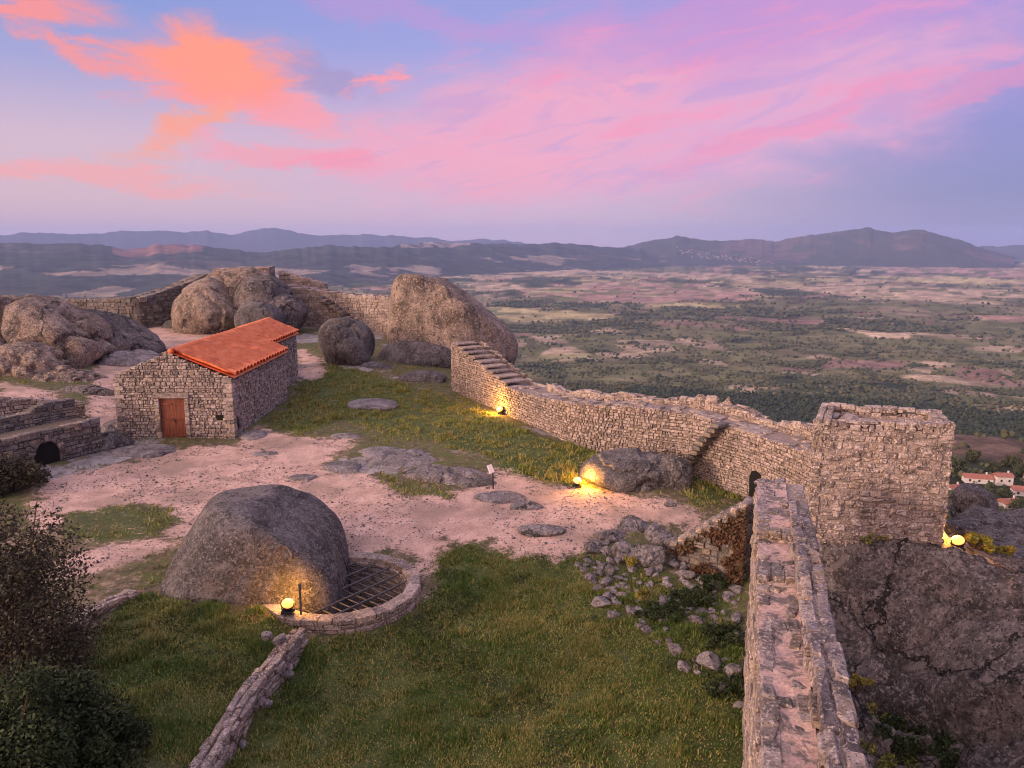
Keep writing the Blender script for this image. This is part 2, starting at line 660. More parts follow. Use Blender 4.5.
def face_stones(mb, path, off, side, base, top, sh=.22, sw=.34, depth=.18, holes=(), mat=0, gap=.012, s0=0, s1=None, rough=.035, skip=0.0, jit=.10):
    """one dressed face; side +1 right of path, -1 left; base/top functions of s; holes (s0,s1,z0,z1)"""
    s1 = path.L if s1 is None else s1
    ss = np.linspace(s0, s1, 60)
    zlo, zhi = min(base(s) for s in ss), max(top(s) for s in ss)
    C, A, H = [], [], []
    z = zlo - random.uniform(0, .08)
    while z < zhi:
        h = sh * random.uniform(.72, 1.35)
        s = s0 - random.uniform(0, sw * .6)
        while s < s1:
            w = sw * random.uniform(.5, 1.6)
            a, b = max(s, s0), min(s + w, s1)
            s += w
            if b - a < .06:
                continue
            m = (a + b) / 2
            zz0, zz1 = z, min(z + h, top(m) + random.uniform(-.03, .05))
            if zz1 - zz0 < .06 or zz1 < base(m) - .1:
                continue
            if any(m > q[0] and m < q[1] and (zz0 + zz1) / 2 > q[2] and (zz0 + zz1) / 2 < q[3] for q in holes):
                continue
            for q in holes:           # trim at the reveals
                if (zz0 + zz1) / 2 > q[2] and (zz0 + zz1) / 2 < q[3]:
                    if a < q[0] < b:
                        b = q[0]
                    if a < q[1] < b:
                        a = q[1]
            if random.random() < skip:
                continue
            m = (a + b) / 2
            t, nr = path.frame(m)
            pr = random.uniform(-rough, rough)
            # now and then two thin stones instead of one
            parts = [(zz0, zz1)] if (random.random() > .22 or zz1 - zz0 < .16) else [(zz0, (zz0 + zz1) / 2), ((zz0 + zz1) / 2, zz1)]
            for (y0, y1) in parts:
                xy = path.at(m) + nr * side * (off - depth / 2 + pr)
                C.append((xy[0], xy[1], (y0 + y1) / 2))
                A.append(((t[0], t[1], 0), (0, 0, 1), (nr[0], nr[1], 0)))
                H.append((max((b - a) / 2 - gap, .02), max((y1 - y0) / 2 - gap, .02), depth / 2))
        z += h
    put_stones(mb, C, A, H, mat=mat, jit=jit)


def cap_stones(mb, path, o0, o1, top, sw=.4, nw=2, h=.1, mat=0, skip=0.0, s0=0, s1=None, lift=.03, jit=.1):
    s1 = path.L if s1 is None else s1
    C, A, H = [], [], []
    wd = (o1 - o0) / nw
    for k in range(nw):
        s = s0 - random.uniform(0, .2)
        while s < s1:
            w = sw * random.uniform(.5, 1.7)
            a, b = max(s, s0), min(s + w, s1)
            s += w
            if b - a < .08 or random.random() < skip:
                continue
            m = (a + b) / 2
            t, nr = path.frame(m)
            o = o0 + wd * (k + .5)
            xy = path.at(m) + nr * o
            hh = h * random.uniform(.7, 1.5)
            C.append((xy[0], xy[1], top(m) - hh + random.uniform(-.02, lift) + hh * .3))
            dz = (top(min(m + .2, path.L)) - top(max(m - .2, 0))) / .4
            dz = max(-.6, min(.6, dz))
            A.append(((t[0], t[1], dz), (nr[0], nr[1], 0), (0, 0, 1)))
            H.append(((b - a) / 2 - .012, wd / 2 * random.uniform(.8, 1.08) - .01, hh))
    put_stones(mb, C, A, H, mat=mat, jit=jit)


def core(mb, path, o0, o1, base, top, inset=.05, tinset=.05, mat=1, step=.5, s0=0, s1=None):
    s1 = path.L if s1 is None else s1
    n = max(2, int((s1 - s0) / step) + 1)
    S = np.unique(np.r_[np.linspace(s0 + .03, s1 - .03, n), path.s[(path.s > s0 + .1) & (path.s < s1 - .1)]])
    V = []
    for s in S:
        t, nr = path.frame(s)
        p = path.at(s)
        a, b = p + nr * (o0 + inset), p + nr * (o1 - inset)
        V += [(a[0], a[1], base(s) - .5), (b[0], b[1], base(s) - .5), (b[0], b[1], top(s) - tinset), (a[0], a[1], top(s) - tinset)]
    Q = []
    for i in range(len(S) - 1):
        for k in range(4):
            Q.append((i * 4 + k, i * 4 + (k + 1) % 4, i * 4 + 4 + (k + 1) % 4, i * 4 + 4 + k))
    e = (len(S) - 1) * 4
    Q += [(3, 2, 1, 0), (e, e + 1, e + 2, e + 3)]
    mb.add(V, Q, mat=mat)


def lerp_fn(path, zs, steps=0):
    zs = np.asarray(zs, float)
    return lambda s: float(np.interp(s, path.s, zs))


def ground_fn(path, off=0.0, dz=-.15):
    S = np.linspace(0, path.L, 80)
    z = []
    for s in S:
        t, nr = path.frame(s)
        p = path.at(s) + nr * off
        z.append(p)
    z = np.array(z)
    zz = gz(z[:, 0], z[:, 1]) + dz
    return lambda s: float(np.interp(s, S, zz))


# ------------------------------------------------------------------ materials
def new_mat(name):
    m = bpy.data.materials.new(name)
    m.use_nodes = True
    t = NT(m.node_tree)
    t.n.clear()
    out = t.new('ShaderNodeOutputMaterial')
    bs = t.new('ShaderNodeBsdfPrincipled')
    t.put(out.inputs[0], bs.outputs[0])
    bs.inputs['Roughness'].default_value = .9
    bs.inputs['Specular IOR Level'].default_value = .25
    return m, t, bs


def bump(t, bs, h, strength=.5, dist=.05):
    b = t.new('ShaderNodeBump')
    b.inputs['Strength'].default_value = strength
    b.inputs['Distance'].default_value = dist
    t.put(b.inputs['Height'], h)
    t.put(bs.inputs['Normal'], b.outputs[0])


def obj_pos(t):
    return t.new('ShaderNodeNewGeometry').outputs['Position']


def mat_stone(name, dark, light, spot=.5, warm=(.38, .27, .17), lichen=.35, f=1.0):
    m, t, bs = new_mat(name)
    g = t.new('ShaderNodeNewGeometry')
    p = g.outputs['Position']
    rnd = g.outputs['Random Per Island']
    c = t.mix(rnd, dark, light)
    rr = t.math('FRACT', t.math('MULTIPLY', rnd, 17.3))
    c = t.mix(t.math('MULTIPLY', t.step(rr, .6, 1), .55), c, warm)
    n1 = t.noise(p, 5.0 * f, 6, .7)
    c = t.mix(t.step(n1, .46, .62, 0, spot), c, tuple(a * .28 for a in dark))
    n2 = t.noise(p, 16 * f, 4, .7)
    c = t.mix(t.step(n2, .53, .61, 0, .75), c, tuple(min(1, a * 1.5) for a in light))
    nd = t.noise(p, 22 * f, 4, .7)
    c = t.mix(t.step(nd, .54, .62, 0, .8), c, tuple(a * .35 for a in dark))
    n3 = t.noise(p, 1.1 * f, 4, .6)
    c = t.mix(t.step(n3, .5, .72, 0, lichen), c, (.065, .06, .048))
    n5 = t.noise(p, 2.3 * f, 5, .65)
    c = t.mix(t.step(n5, .62, .74, 0, .4), c, (.36, .25, .09))
    t.put(bs.inputs['Base Color'], c)
    bump(t, bs, t.math('ADD', t.math('MULTIPLY', n1, .7), t.math('MULTIPLY', n2, .5)), .7, .05)
    return m


def mat_granite(name, dark, light, f=1.0, stain=.55, warm=.25, moss=.3, speck=.7, crk=.24, cmask=(.50, .60), cks=.7):
    m, t, bs = new_mat(name)
    g = t.new('ShaderNodeNewGeometry')
    p = g.outputs['Position']
    n1 = t.noise(p, .55 * f, 6, .65, .6)
    c = t.mix(t.step(n1, .36, .66), dark, light)
    n2 = t.noise(p, 3.2 * f, 7, .72, .3)
    c = t.mix(t.step(n2, .48, .62, 0, stain), c, tuple(a * .3 for a in dark))
    n3 = t.noise(p, 8.5 * f, 5, .75)
    c = t.mix(t.step(n3, .52, .60, 0, speck), c, tuple(min(1, a * 1.6) for a in light))
    v = t.voro(p, 9 * f)
    c = t.mix(t.math('MULTIPLY', t.step(v, .10, .30, .7 * speck, 0), t.step(n2, .4, .6)), c, tuple(min(1, a * 2.0) for a in light))
    nd = t.noise(p, 13 * f, 4, .7)
    c = t.mix(t.step(nd, .54, .61, 0, .85), c, tuple(a * .35 for a in dark))
    nL = t.noise(p, 1.3 * f, 7, .7, .8)
    c = t.mix(t.step(nL, .58, .64, 0, .55), c, tuple(min(1, a * 1.35) for a in light))
    c = t.mix(t.step(nL, .42, .36, 0, .6), c, tuple(a * .45 for a in dark))
    n4 = t.noise(p, .9 * f, 5, .6)
    c = t.mix(t.step(n4, .53, .72, 0, warm), c, (.42, .25, .13))
    up = t.new('ShaderNodeSeparateXYZ')
    t.put(up.inputs[0], g.outputs['Normal'])
    # water streaks run down the steep sides
    mp = t.new('ShaderNodeMapping')
    t.put(mp.inputs['Vector'], p)
    mp.inputs['Scale'].default_value = (1.2, 1.2, .12)
    st = t.noise(mp.outputs[0], 1.4 * f, 5, .6)
    c = t.mix(t.math('MULTIPLY', t.step(st, .5, .68), stain * .75), c, (.045, .04, .035))
    # open joints and hairline cracks
    wv = t.new('ShaderNodeVectorMath', operation='SCALE')
    t.put(wv.inputs[0], t.noise(p, .9, 5, .65, 0, color=True))
    wv.inputs['Scale'].default_value = 1.5
    ed = t.voro(t.vmath('ADD', p, wv.outputs[0]), crk, 'DISTANCE_TO_EDGE')
    em = t.step(t.noise(p, .5, 3, .5), *cmask)
    ck = t.math('MULTIPLY', t.step(ed, .016, .005), em)
    c = t.mix(t.math('MULTIPLY', ck, cks), c, (.018, .015, .013))
    n6 = t.noise(p, 1.7 * f, 6, .7)
    c = t.mix(t.step(n6, .58, .7, 0, moss), c, (.10, .095, .04))
    t.put(bs.inputs['Base Color'], c)
    h = t.math('ADD', t.math('MULTIPLY', n2, .8), t.math('MULTIPLY', n3, .45))
    h = t.math('ADD', h, t.math('MULTIPLY', nd, -.5))
    h = t.math('ADD', h, t.math('MULTIPLY', ck, -1.6 * cks))
    bump(t, bs, h, 1.0, .13 / f)
    return m


M = {}
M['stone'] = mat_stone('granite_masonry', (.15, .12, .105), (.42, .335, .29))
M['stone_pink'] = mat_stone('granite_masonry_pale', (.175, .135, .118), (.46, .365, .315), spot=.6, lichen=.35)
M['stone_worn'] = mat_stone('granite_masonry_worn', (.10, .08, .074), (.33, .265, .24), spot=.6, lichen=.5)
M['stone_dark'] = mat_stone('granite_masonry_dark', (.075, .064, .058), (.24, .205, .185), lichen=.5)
M['stone_house'] = mat_stone('granite_rubble', (.12, .10, .09), (.46, .37, .32), lichen=.12)
M['mortar'] = mat_stone('lime_mortar', (.24, .18, .155), (.34, .26, .22), spot=.3, lichen=.2)
M['mortar_dark'] = mat_stone('deep_joint', (.10, .085, .07), (.13, .11, .09), spot=.3, lichen=.2)
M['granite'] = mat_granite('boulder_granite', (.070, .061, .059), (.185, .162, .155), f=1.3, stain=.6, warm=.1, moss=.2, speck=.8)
M['granite_warm'] = mat_granite('boulder_granite_warm', (.12, .092, .074), (.37, .278, .215), f=.9, stain=.65, warm=.25, moss=.3)  # tan base colour carries part of the warm sunlight on these boulders
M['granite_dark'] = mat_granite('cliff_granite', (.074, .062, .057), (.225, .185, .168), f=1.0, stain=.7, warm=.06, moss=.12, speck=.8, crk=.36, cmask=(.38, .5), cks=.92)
M['granite_slab'] = mat_granite('slab_granite', (.15, .13, .128), (.31, .27, .26), f=1.2, stain=.55, warm=.06, moss=.2, speck=.5)


def mat_ground():
    m, t, bs = new_mat('yard_ground')
    p = obj_pos(t)
    a = t.new('ShaderNodeAttribute', attribute_name='cover')
    s = t.new('ShaderNodeSeparateColor')
    t.put(s.inputs[0], a.outputs['Color'])
    nf = t.noise(p, 9, 6, .7)
    nm = t.noise(p, 1.6, 6, .65)
    nc = t.noise(p, .45, 4, .55)
    nx = t.noise(p, 28, 4, .7)
    ng = t.noise(p, 15, 5, .75)
    sand = t.mix(t.step(nm, .35, .65), (.42, .265, .20), (.60, .395, .31))
    sand = t.mix(t.step(nf, .52, .68, 0, .5), sand, (.24, .155, .115))
    sand = t.mix(t.step(nx, .54, .62, 0, .7), sand, (.78, .56, .46))
    sand = t.mix(t.step(ng, .56, .63, 0, .75), sand, (.15, .105, .08))
    sand = t.mix(t.step(nc, .46, .66, 0, .7), sand, t.mix(t.step(nx, .4, .6), (.20, .145, .10), (.34, .245, .19)))
    soil = t.mix(t.step(nm, .35, .65), (.12, .09, .055), (.25, .17, .11))
    soil = t.mix(t.step(nf, .5, .66, 0, .6), soil, (.33, .25, .15))
    soil = t.mix(t.step(nx, .5, .62, 0, .8), soil, (.07, .065, .03))
    n35 = t.noise(p, 3.7, 5, .7)
    soil = t.mix(t.step(n35, .50, .60, 0, .75), soil, (.05, .055, .02))
    soil = t.mix(t.step(n35, .46, .38, 0, .7), soil, (.36, .26, .18))
    turf = t.mix(t.step(nm, .36, .64), (.030, .055, .010), (.080, .100, .024))
    turf = t.mix(t.step(nf, .5, .68, 0, .8), turf, (.16, .12, .055))
    turf = t.mix(t.step(nx, .54, .66, 0, .7), turf, (.22, .17, .085))
    rock = t.mix(t.step(nm, .35, .65), (.20, .18, .17), (.36, .32, .30))
    rock = t.mix(t.step(nf, .5, .62, 0, .6), rock, (.09, .08, .075))
    d = t.math('MULTIPLY', t.math('SUBTRACT', t.math('ADD', nm, nf), 1.0), 1.7)
    c = t.mix(t.step(t.math('ADD', s.outputs[1], d), .3, .7), soil, turf)
    c = t.mix(t.step(t.math('ADD', s.outputs[0], d), .36, .64), c, sand)
    c = t.mix(t.step(t.math('ADD', s.outputs[2], d), .4, .6), c, rock)
    t.put(bs.inputs['Base Color'], c)
    bump(t, bs, t.math('ADD', t.math('MULTIPLY', nm, .5), nf), .6, .06)
    return m


M['ground'] = mat_ground()


def mat_attr(name, nscale=.004, amp=.5):
    m, t, bs = new_mat(name)
    p = obj_pos(t)
    a = t.new('ShaderNodeAttribute', attribute_name='cover')
    n1 = t.noise(p, nscale, 8, .7)
    n2 = t.noise(p, nscale * 9, 5, .7)
    k = t.math('ADD', t.math('MULTIPLY', n1, 1.2), t.math('MULTIPLY', n2, 1.0))
    k = t.lin(k, .75, 1.45, 1 - amp, 1 + amp)
    v = t.new('ShaderNodeVectorMath', operation='SCALE')
    t.put(v.inputs[0], a.outputs['Color'])
    t.put(v.inputs['Scale'], k)
    t.put(bs.inputs['Base Color'], v.outputs[0])
    bs.inputs['Specular IOR Level'].default_value = .05
    bs.inputs['Roughness'].default_value = 1.0
    return m


M['valley'] = mat_attr('valley_land', .02, .6)
M['hills'] = mat_attr('hill_land', .004, .4)


def mat_leaf(name, a, b, dry=None, dryk=.3, patch=.5, rough=.7, trans=.0):
    m, t, bs = new_mat(name)
    g = t.new('ShaderNodeNewGeometry')
    c = t.mix(g.outputs['Random Per Island'], a, b)
    if dry:
        n = t.noise(g.outputs['Position'], patch, 5, .6)
        r2 = t.math('FRACT', t.math('MULTIPLY', g.outputs['Random Per Island'], 13.7))
        k = t.math('MULTIPLY', t.step(t.math('ADD', n, t.math('MULTIPLY', t.math('SUBTRACT', r2, .5), .5)), .48, .66), dryk)
        c = t.mix(k, c, dry)
    t.put(bs.inputs['Base Color'], c)
    bs.inputs['Roughness'].default_value = rough
    return m


M['grass'] = mat_leaf('grass_blades', (.030, .072, .009), (.095, .165, .026), (.34, .28, .09), .9, .45)
M['grass_far'] = mat_leaf('grass_slope', (.085, .125, .018), (.25, .26, .052), (.38, .26, .10), .7, .6)
M['wood'] = mat_leaf('woodland_leaves', (.030, .042, .020), (.075, .085, .036), (.13, .11, .05), .5, .004)
M['forest'] = mat_leaf('forest_leaves', (.018, .028, .012), (.050, .060, .024))
M['bush'] = mat_leaf('bush_leaves', (.015, .026, .008), (.048, .066, .022))
M['twig_leaf'] = mat_leaf('reddish_leaves', (.028, .024, .015), (.085, .065, .042), (.055, .06, .024), .6, 1.2)
M['ivy'] = mat_leaf('dry_creeper_leaves', (.07, .035, .02), (.16, .075, .045), (.09, .085, .03), .5, 1.0)
M['flower'] = mat_leaf('yellow_green_leaves', (.20, .17, .03), (.30, .24, .05))


def mat_plain(name, col, rough=.6, metal=0.0, nscale=None, dark=.6, stretch=None):
    m, t, bs = new_mat(name)
    c = col
    if nscale:
        tcn = obj_pos(t)
        if stretch:
            mp = t.new('ShaderNodeMapping')
            t.put(mp.inputs['Vector'], tcn)
            mp.inputs['Scale'].default_value = stretch
            tcn = mp.outputs[0]
        n = t.noise(tcn, nscale, 6, .65)
        c = t.mix(t.step(n, .35, .65), tuple(a * dark for a in col), col)
        bump(t, bs, n, .4, .02)
    t.put(bs.inputs['Base Color'], c)
    bs.inputs['Roughness'].default_value = rough
    bs.inputs['Metallic'].default_value = metal
    return m


M['bark'] = mat_plain('bark', (.09, .065, .05), .9, 0, 8)
M['iron'] = mat_plain('weathered_iron', (.16, .145, .14), .55, .6, 12)
M['door'] = mat_plain('stained_door_planks', (.23, .066, .032), .65, 0, 3, .5, (6, 6, .6))
M['white'] = mat_plain('white_panel', (.75, .72, .70), .4)
M['black'] = mat_plain('dark_metal', (.03, .03, .03), .5)
M['hole_shade'] = mat_plain('painted_hole_shade', (.012, .011, .010), 1)  # near-black colour painted as the shade inside doorways and slits
M['plaster'] = mat_plain('limewash', (.66, .60, .56), .9, 0, .8, .85)
M['town'] = mat_plain('far_town_walls', (.42, .33, .29), .9, 0, .05, .6)
M['roof_far'] = mat_plain('village_tiles', (.36, .15, .11), .9, 0, .7, .7)


def mat_tiles():
    m, t, bs = new_mat('clay_tiles')
    g = t.new('ShaderNodeNewGeometry')
    p = g.outputs['Position']
    n = t.noise(p, 3.0, 5, .7)
    n2 = t.noise(p, .6, 3, .5)
    v = t.voro(p, 3.6, out='Color')
    sp = t.new('ShaderNodeSeparateColor')
    t.put(sp.inputs[0], v)
    c = t.mix(t.step(n, .3, .7), (.66, .155, .058), (.86, .26, .10))
    sx = t.new('ShaderNodeSeparateXYZ')
    t.put(sx.inputs[0], p)
    cb = t.new('ShaderNodeCombineXYZ')
    t.put(cb.inputs[0], t.math('FLOOR', t.math('MULTIPLY', sx.outputs[1], 1 / .50)))
    t.put(cb.inputs[1], t.math('FLOOR', t.math('MULTIPLY', sx.outputs[0], 4.3)))
    wn_ = t.new('ShaderNodeTexWhiteNoise')
    t.put(wn_.inputs['Vector'], cb.outputs[0])
    c = t.mix(t.step(wn_.outputs['Value'], .45, .95, 0, .25), c, (.46, .11, .05))
    c = t.mix(t.step(wn_.outputs['Value'], .30, .0, 0, .45), c, (.90, .34, .16))
    c = t.mix(t.math('MULTIPLY', sp.outputs[0], .25), c, (.78, .26, .13))
    c = t.mix(t.step(n2, .55, .7, 0, .35), c, (.42, .10, .055))
    t.put(bs.inputs['Base Color'], c)
    bs.inputs['Roughness'].default_value = .8
    bump(t, bs, n, .4, .02)
    return m


M['tiles'] = mat_tiles()


def mat_emit(name, col, s):
    m, t, bs = new_mat(name)
    t.put(bs.inputs['Base Color'], (.8, .6, .3))
    t.put(bs.inputs['Emission Color'], col)
    bs.inputs['Emission Strength'].default_value = s
    return m


M['lamp'] = mat_emit('sodium_lens', (1.0, .21, .015), 2.9)

# =====================================================================
# SETTING: yard ground
# =====================================================================


def gpoly(pts):
    return np.array([G(*p)[:2] for p in pts])


SAND = [gpoly(p) for p in [
    [(36, 492), (70, 474), (110, 464), (190, 447), (240, 447), (262, 428), (300, 436), (345, 440), (330, 462), (345, 478), (400, 492), (470, 492),
     (500, 474), (560, 486), (620, 490), (672, 496), (712, 510), (700, 528), (640, 524), (596, 532), (560, 556), (505, 548), (455, 542), (436, 556), (424, 590),
     (408, 612), (396, 606), (424, 580), (420, 560), (400, 550), (330, 545), (180, 545), (150, 560), (90, 578), (50, 580), (60, 556), (120, 545), (40, 530)],
    [(92, 372), (150, 330), (210, 330), (215, 345), (150, 352), (128, 380), (120, 440), (90, 425)],
    [(0, 384), (60, 392), (60, 402), (0, 396)],
    [(300, 350), (330, 366), (318, 380), (298, 376)],
    [(345, 470), (410, 494), (440, 498), (400, 505), (330, 480)],
]]
STRIP = [gpoly(p) for p in [[(60, 515), (110, 504), (180, 502), (190, 520), (170, 540), (100, 545), (60, 540)],
                            [(455, 556), (470, 540), (490, 540), (470, 560)], [(385, 478), (450, 490), (455, 500), (400, 496)]]]
GRASSY = [gpoly(p) for p in [
    [(318, 362), (370, 372), (450, 398), (520, 428), (600, 452), (690, 474), (720, 480), (745, 500), (700, 512), (680, 492), (590, 486), (560, 486), (520, 476), (480, 452), (400, 436),
     (340, 420), (300, 436), (262, 430), (290, 395), (300, 380)],
    [(430, 556), (470, 545), (560, 560), (600, 560), (740, 590), (750, 768), (180, 768), (290, 640), (330, 634), (400, 615), (432, 580)],
    [(60, 768), (200, 768), (292, 628), (230, 606), (160, 596), (130, 604), (60, 660)],
    [(205, 318), (300, 318), (310, 330), (300, 338), (200, 330), (150, 328)],
    [(80, 392), (120, 376), (122, 400), (80, 402)],
]]
xs = np.arange(-66, 30.01, .22)
ys = np.arange(-1, 104.01, .22)
GX, GY = np.meshgrid(xs, ys)
gx, gy = GX.ravel(), GY.ravel()
Z = gz(gx, gy)
P2 = xyz(gx, gy)
Z = Z + fbm(P2, .9, 4, 3) * .055 + fbm(P2, 3.1, 3, 5) * .03


def cover(x, y):
    p = xyz(x, y)
    wob = fbm(p, .55, 4, 21) * 1.0 + fbm(p, 2.4, 3, 22) * .45
    sd1 = np.min([poly_sd(q, x, y) for q in SAND], axis=0)
    sd2 = np.min([poly_sd(q, x, y) for q in STRIP], axis=0)
    sd3 = np.min([poly_sd(q, x, y) for q in GRASSY], axis=0)
    sand = sstep(-(sd1 + wob * .8), -.9, .9) * (1 - .8 * sstep(-(sd2 + wob * .6), -.4, .5))
    grass = np.maximum(sstep(-(sd3 + wob * .7), -.5, .6), .7 * sstep(-(sd2 + wob * .6), -.4, .5))
    return sand, grass


sand_k, grass_k = cover(gx, gy)
inside = sstep(-poly_sd(CASTLE, gx, gy), -1, 1)
rockn = sstep(fbm(P2, .22, 5, 40), .18, .34)
rock_k = np.clip(rockn * (1 - grass_k) * (gy > 30) * .9 * (1 - .55 * sand_k) + (1 - inside) * .8, 0, 1)
grass_k = np.maximum(grass_k, .55 * (1 - sand_k) * (1 - rockn) * inside)
nx_, ny_ = len(xs), len(ys)
ii = (np.arange(ny_ - 1)[:, None] * nx_ + np.arange(nx_ - 1)[None]).ravel()
mb = MB()
mb.add(np.c_[gx, gy, Z], np.c_[ii, ii + 1, ii + nx_ + 1, ii + nx_])
tag(mb.build('ground', M['ground'], smooth=True, attr={'cover': np.c_[sand_k, grass_k, rock_k]}), kind='structure',
    label='castle yard of pink trodden sand, turf and bare granite')

# ---------------------------------------------------------------- valley
PLAIN = -322.0


def hill_z(r, a):
    """height of the hillside and plain at range r, azimuth a (deg)"""
    z = np.interp(r, [0, 40, 90, 200, 320, 500, 800, 1100, 1500, 2200, 60000], [-30, -30, -42, -72, -98, -118, -178, -250, -300, PLAIN, PLAIN])
    x, y = r * np.sin(np.radians(a)), r * np.cos(np.radians(a))
    p = xyz(x, y)
    z = z + fbm(p, .004, 4, 60) * 16 * sstep(r, 100, 500) * (1 - .4 * sstep(r, 1500, 3000)) + fbm(p, .0011, 3, 61) * 14 * sstep(r, 1500, 4000) * (1 - sstep(r, 9000, 16000))
    for (kx, ky, kr, kh) in KNOLLS:
        z = z + kh * np.exp(-((x - kx) ** 2 + (y - ky) ** 2) / kr ** 2)
    return z


_k1 = W(990, 420, -112)
_k2 = W(735, 398, -215)
KNOLLS = [(_k1[0], _k1[1], 95, 22), (_k2[0], _k2[1], 110, 14)]

C_TAN, C_PINK, C_OLIVE, C_WOOD, C_SCRUB, C_YEL = map(np.array, ((.47, .35, .225), (.36, .225, .17), (.18, .16, .08), (.044, .054, .028), (.135, .13, .058), (.46, .38, .19)))


def cells(x, y, size, seed):
    """jittered cells: random value and distance-to-border proxy"""
    i, j = np.floor(x / size), np.floor(y / size)
    b1 = np.full(x.shape, 1e18)
    b2 = np.full(x.shape, 1e18)
    val = np.zeros(x.shape)
    for di in (-1, 0, 1):
        for dj in (-1, 0, 1):
            ci, cj = i + di, j + dj
            px = (ci + _h(ci, cj, ci * 0, seed)) * size
            py = (cj + _h(ci, cj, ci * 0, seed + 1)) * size
            d = np.hypot(x - px, y - py)
            v = _h(ci, cj, ci * 0, seed + 2)
            nb = d < b1
            b2 = np.where(nb, b1, np.minimum(b2, d))
            val = np.where(nb, v, val)
            b1 = np.where(nb, d, b1)
    return val, (b2 - b1) / size


FIELD_E = []
for (px, py, sx, sy, c) in [(640, 290, 105, 9, C_PINK), (585, 296, 60, 5, C_PINK), (690, 276, 60, 4, C_TAN), (985, 272, 70, 8, C_PINK * 1.15), (560, 272, 60, 4, C_TAN),
                            (900, 292, 110, 8, C_TAN), (700, 305, 50, 3, C_YEL), (505, 312, 50, 5, C_YEL), (590, 316, 70, 4, C_YEL * .8), (870, 334, 16, 6, C_TAN * 1.2),
                            (800, 258, 90, 3, C_TAN), (930, 255, 70, 3, C_TAN), (560, 350, 22, 6, C_OLIVE * 1.6), (1000, 318, 30, 4, C_PINK), (850, 362, 40, 5, C_PINK * .8),
                            (770, 320, 60, 3, C_PINK * .7), (500, 285, 40, 4, C_TAN), (560, 290, 30, 3, C_YEL), (660, 345, 30, 3, C_TAN * .8), (960, 378, 50, 4, C_TAN * .7),
                            (940, 280, 60, 3, C_YEL), (770, 285, 40, 3, C_YEL * .8)]:
    a = W(px - sx, py, PLAIN)
    b = W(px + sx, py, PLAIN)
    u = W(px, py - sy, PLAIN)
    d = W(px, py + sy, PLAIN)
    FIELD_E.append((W(px, py, PLAIN), (b[0] - a[0]) / 2, (u[1] - d[1]) / 2, c))


def land(x, y, r):
    p = xyz(x, y)
    wx = x + fbm(p, .0022, 4, 71) * 190
    wy = y + fbm(p, .0022, 4, 72) * 190
    # woodland and scrub near, farmland far
    n_w = fbm(p, .0026, 5, 73) + .55 * fbm(p, .011, 3, 74)
    farm = sstep(r, 3900, 5600)
    val, brd = cells(wx * 1.0, wy * .8, 330, 80)
    val2, brd2 = cells(wx, wy * .9, 120, 84)
    c = np.where((val < .22)[:, None], C_TAN * .85, np.where((val < .38)[:, None], C_PINK * .85, np.where((val < .50)[:, None], C_YEL * .75, np.where((val < .80)[:, None], C_OLIVE, C_WOOD * 1.2))))
    c = c * (0.75 + .5 * val2)[:, None]
    c = np.where((val2 < .18)[:, None], C_WOOD * 1.4, c)
    hedge = sstep(brd, .10, .02) * .8
    c = c * (1 - hedge[:, None]) + C_WOOD * hedge[:, None]
    sc = np.where((val2 < .13)[:, None], C_TAN * .7, np.where((val2 < .22)[:, None], C_PINK * .6, np.where((val2 < .5)[:, None], C_OLIVE * .9, C_SCRUB)))
    k = farm * sstep(n_w, .6, .3)
    wood = sstep(n_w, -.02, .30) * (1 - .7 * farm)
    out = sc * (1 - k[:, None]) + c * k[:, None]
    field = np.zeros(x.shape)
    for (ce, rx, ry, col) in FIELD_E:
        q = ((wx - ce[0]) / rx) ** 2 + ((wy - ce[1]) / ry) ** 2
        kk = sstep(q + fbm(p, .004, 5, 90) * 1.1, 1.15, .75)
        field = np.maximum(field, kk)
        out = out * (1 - kk[:, None]) + (np.where((val2 > .8)[:, None], C_SCRUB * 1.2, np.where((val2 > .6)[:, None], C_TAN * .8, col * (0.7 + .6 * val2[:, None])))) * kk[:, None]
        wood = wood * (1 - .95 * kk)
    out = out * (1 - wood[:, None]) + C_WOOD * wood[:, None]
    # the near hillside: rough scrub with bare brown granite
    near = sstep(r, 1500, 900)
    hs = fbm(p, .012, 5, 95)
    hcol = np.where((hs > .12)[:, None], np.array((.13, .09, .065)), np.array((.06, .064, .032)))
    for (kx, ky, kr, kh) in KNOLLS:
        kq = np.exp(-((x - kx) ** 2 + (y - ky) ** 2) / (kr * 1.0) ** 2) > .42 + .3 * hs
        hcol = np.where(kq[:, None], np.array((.125, .085, .062)) * (1 + .5 * fbm(p, .05, 3, 98))[:, None], hcol)
    out = out * (1 - near[:, None]) + hcol * near[:, None]
    # mottled undergrowth
    fn = fbm(p, .018, 4, 97)
    out = out * (1 + .55 * fn)[:, None]
    return out, wood, farm, near, hs, field


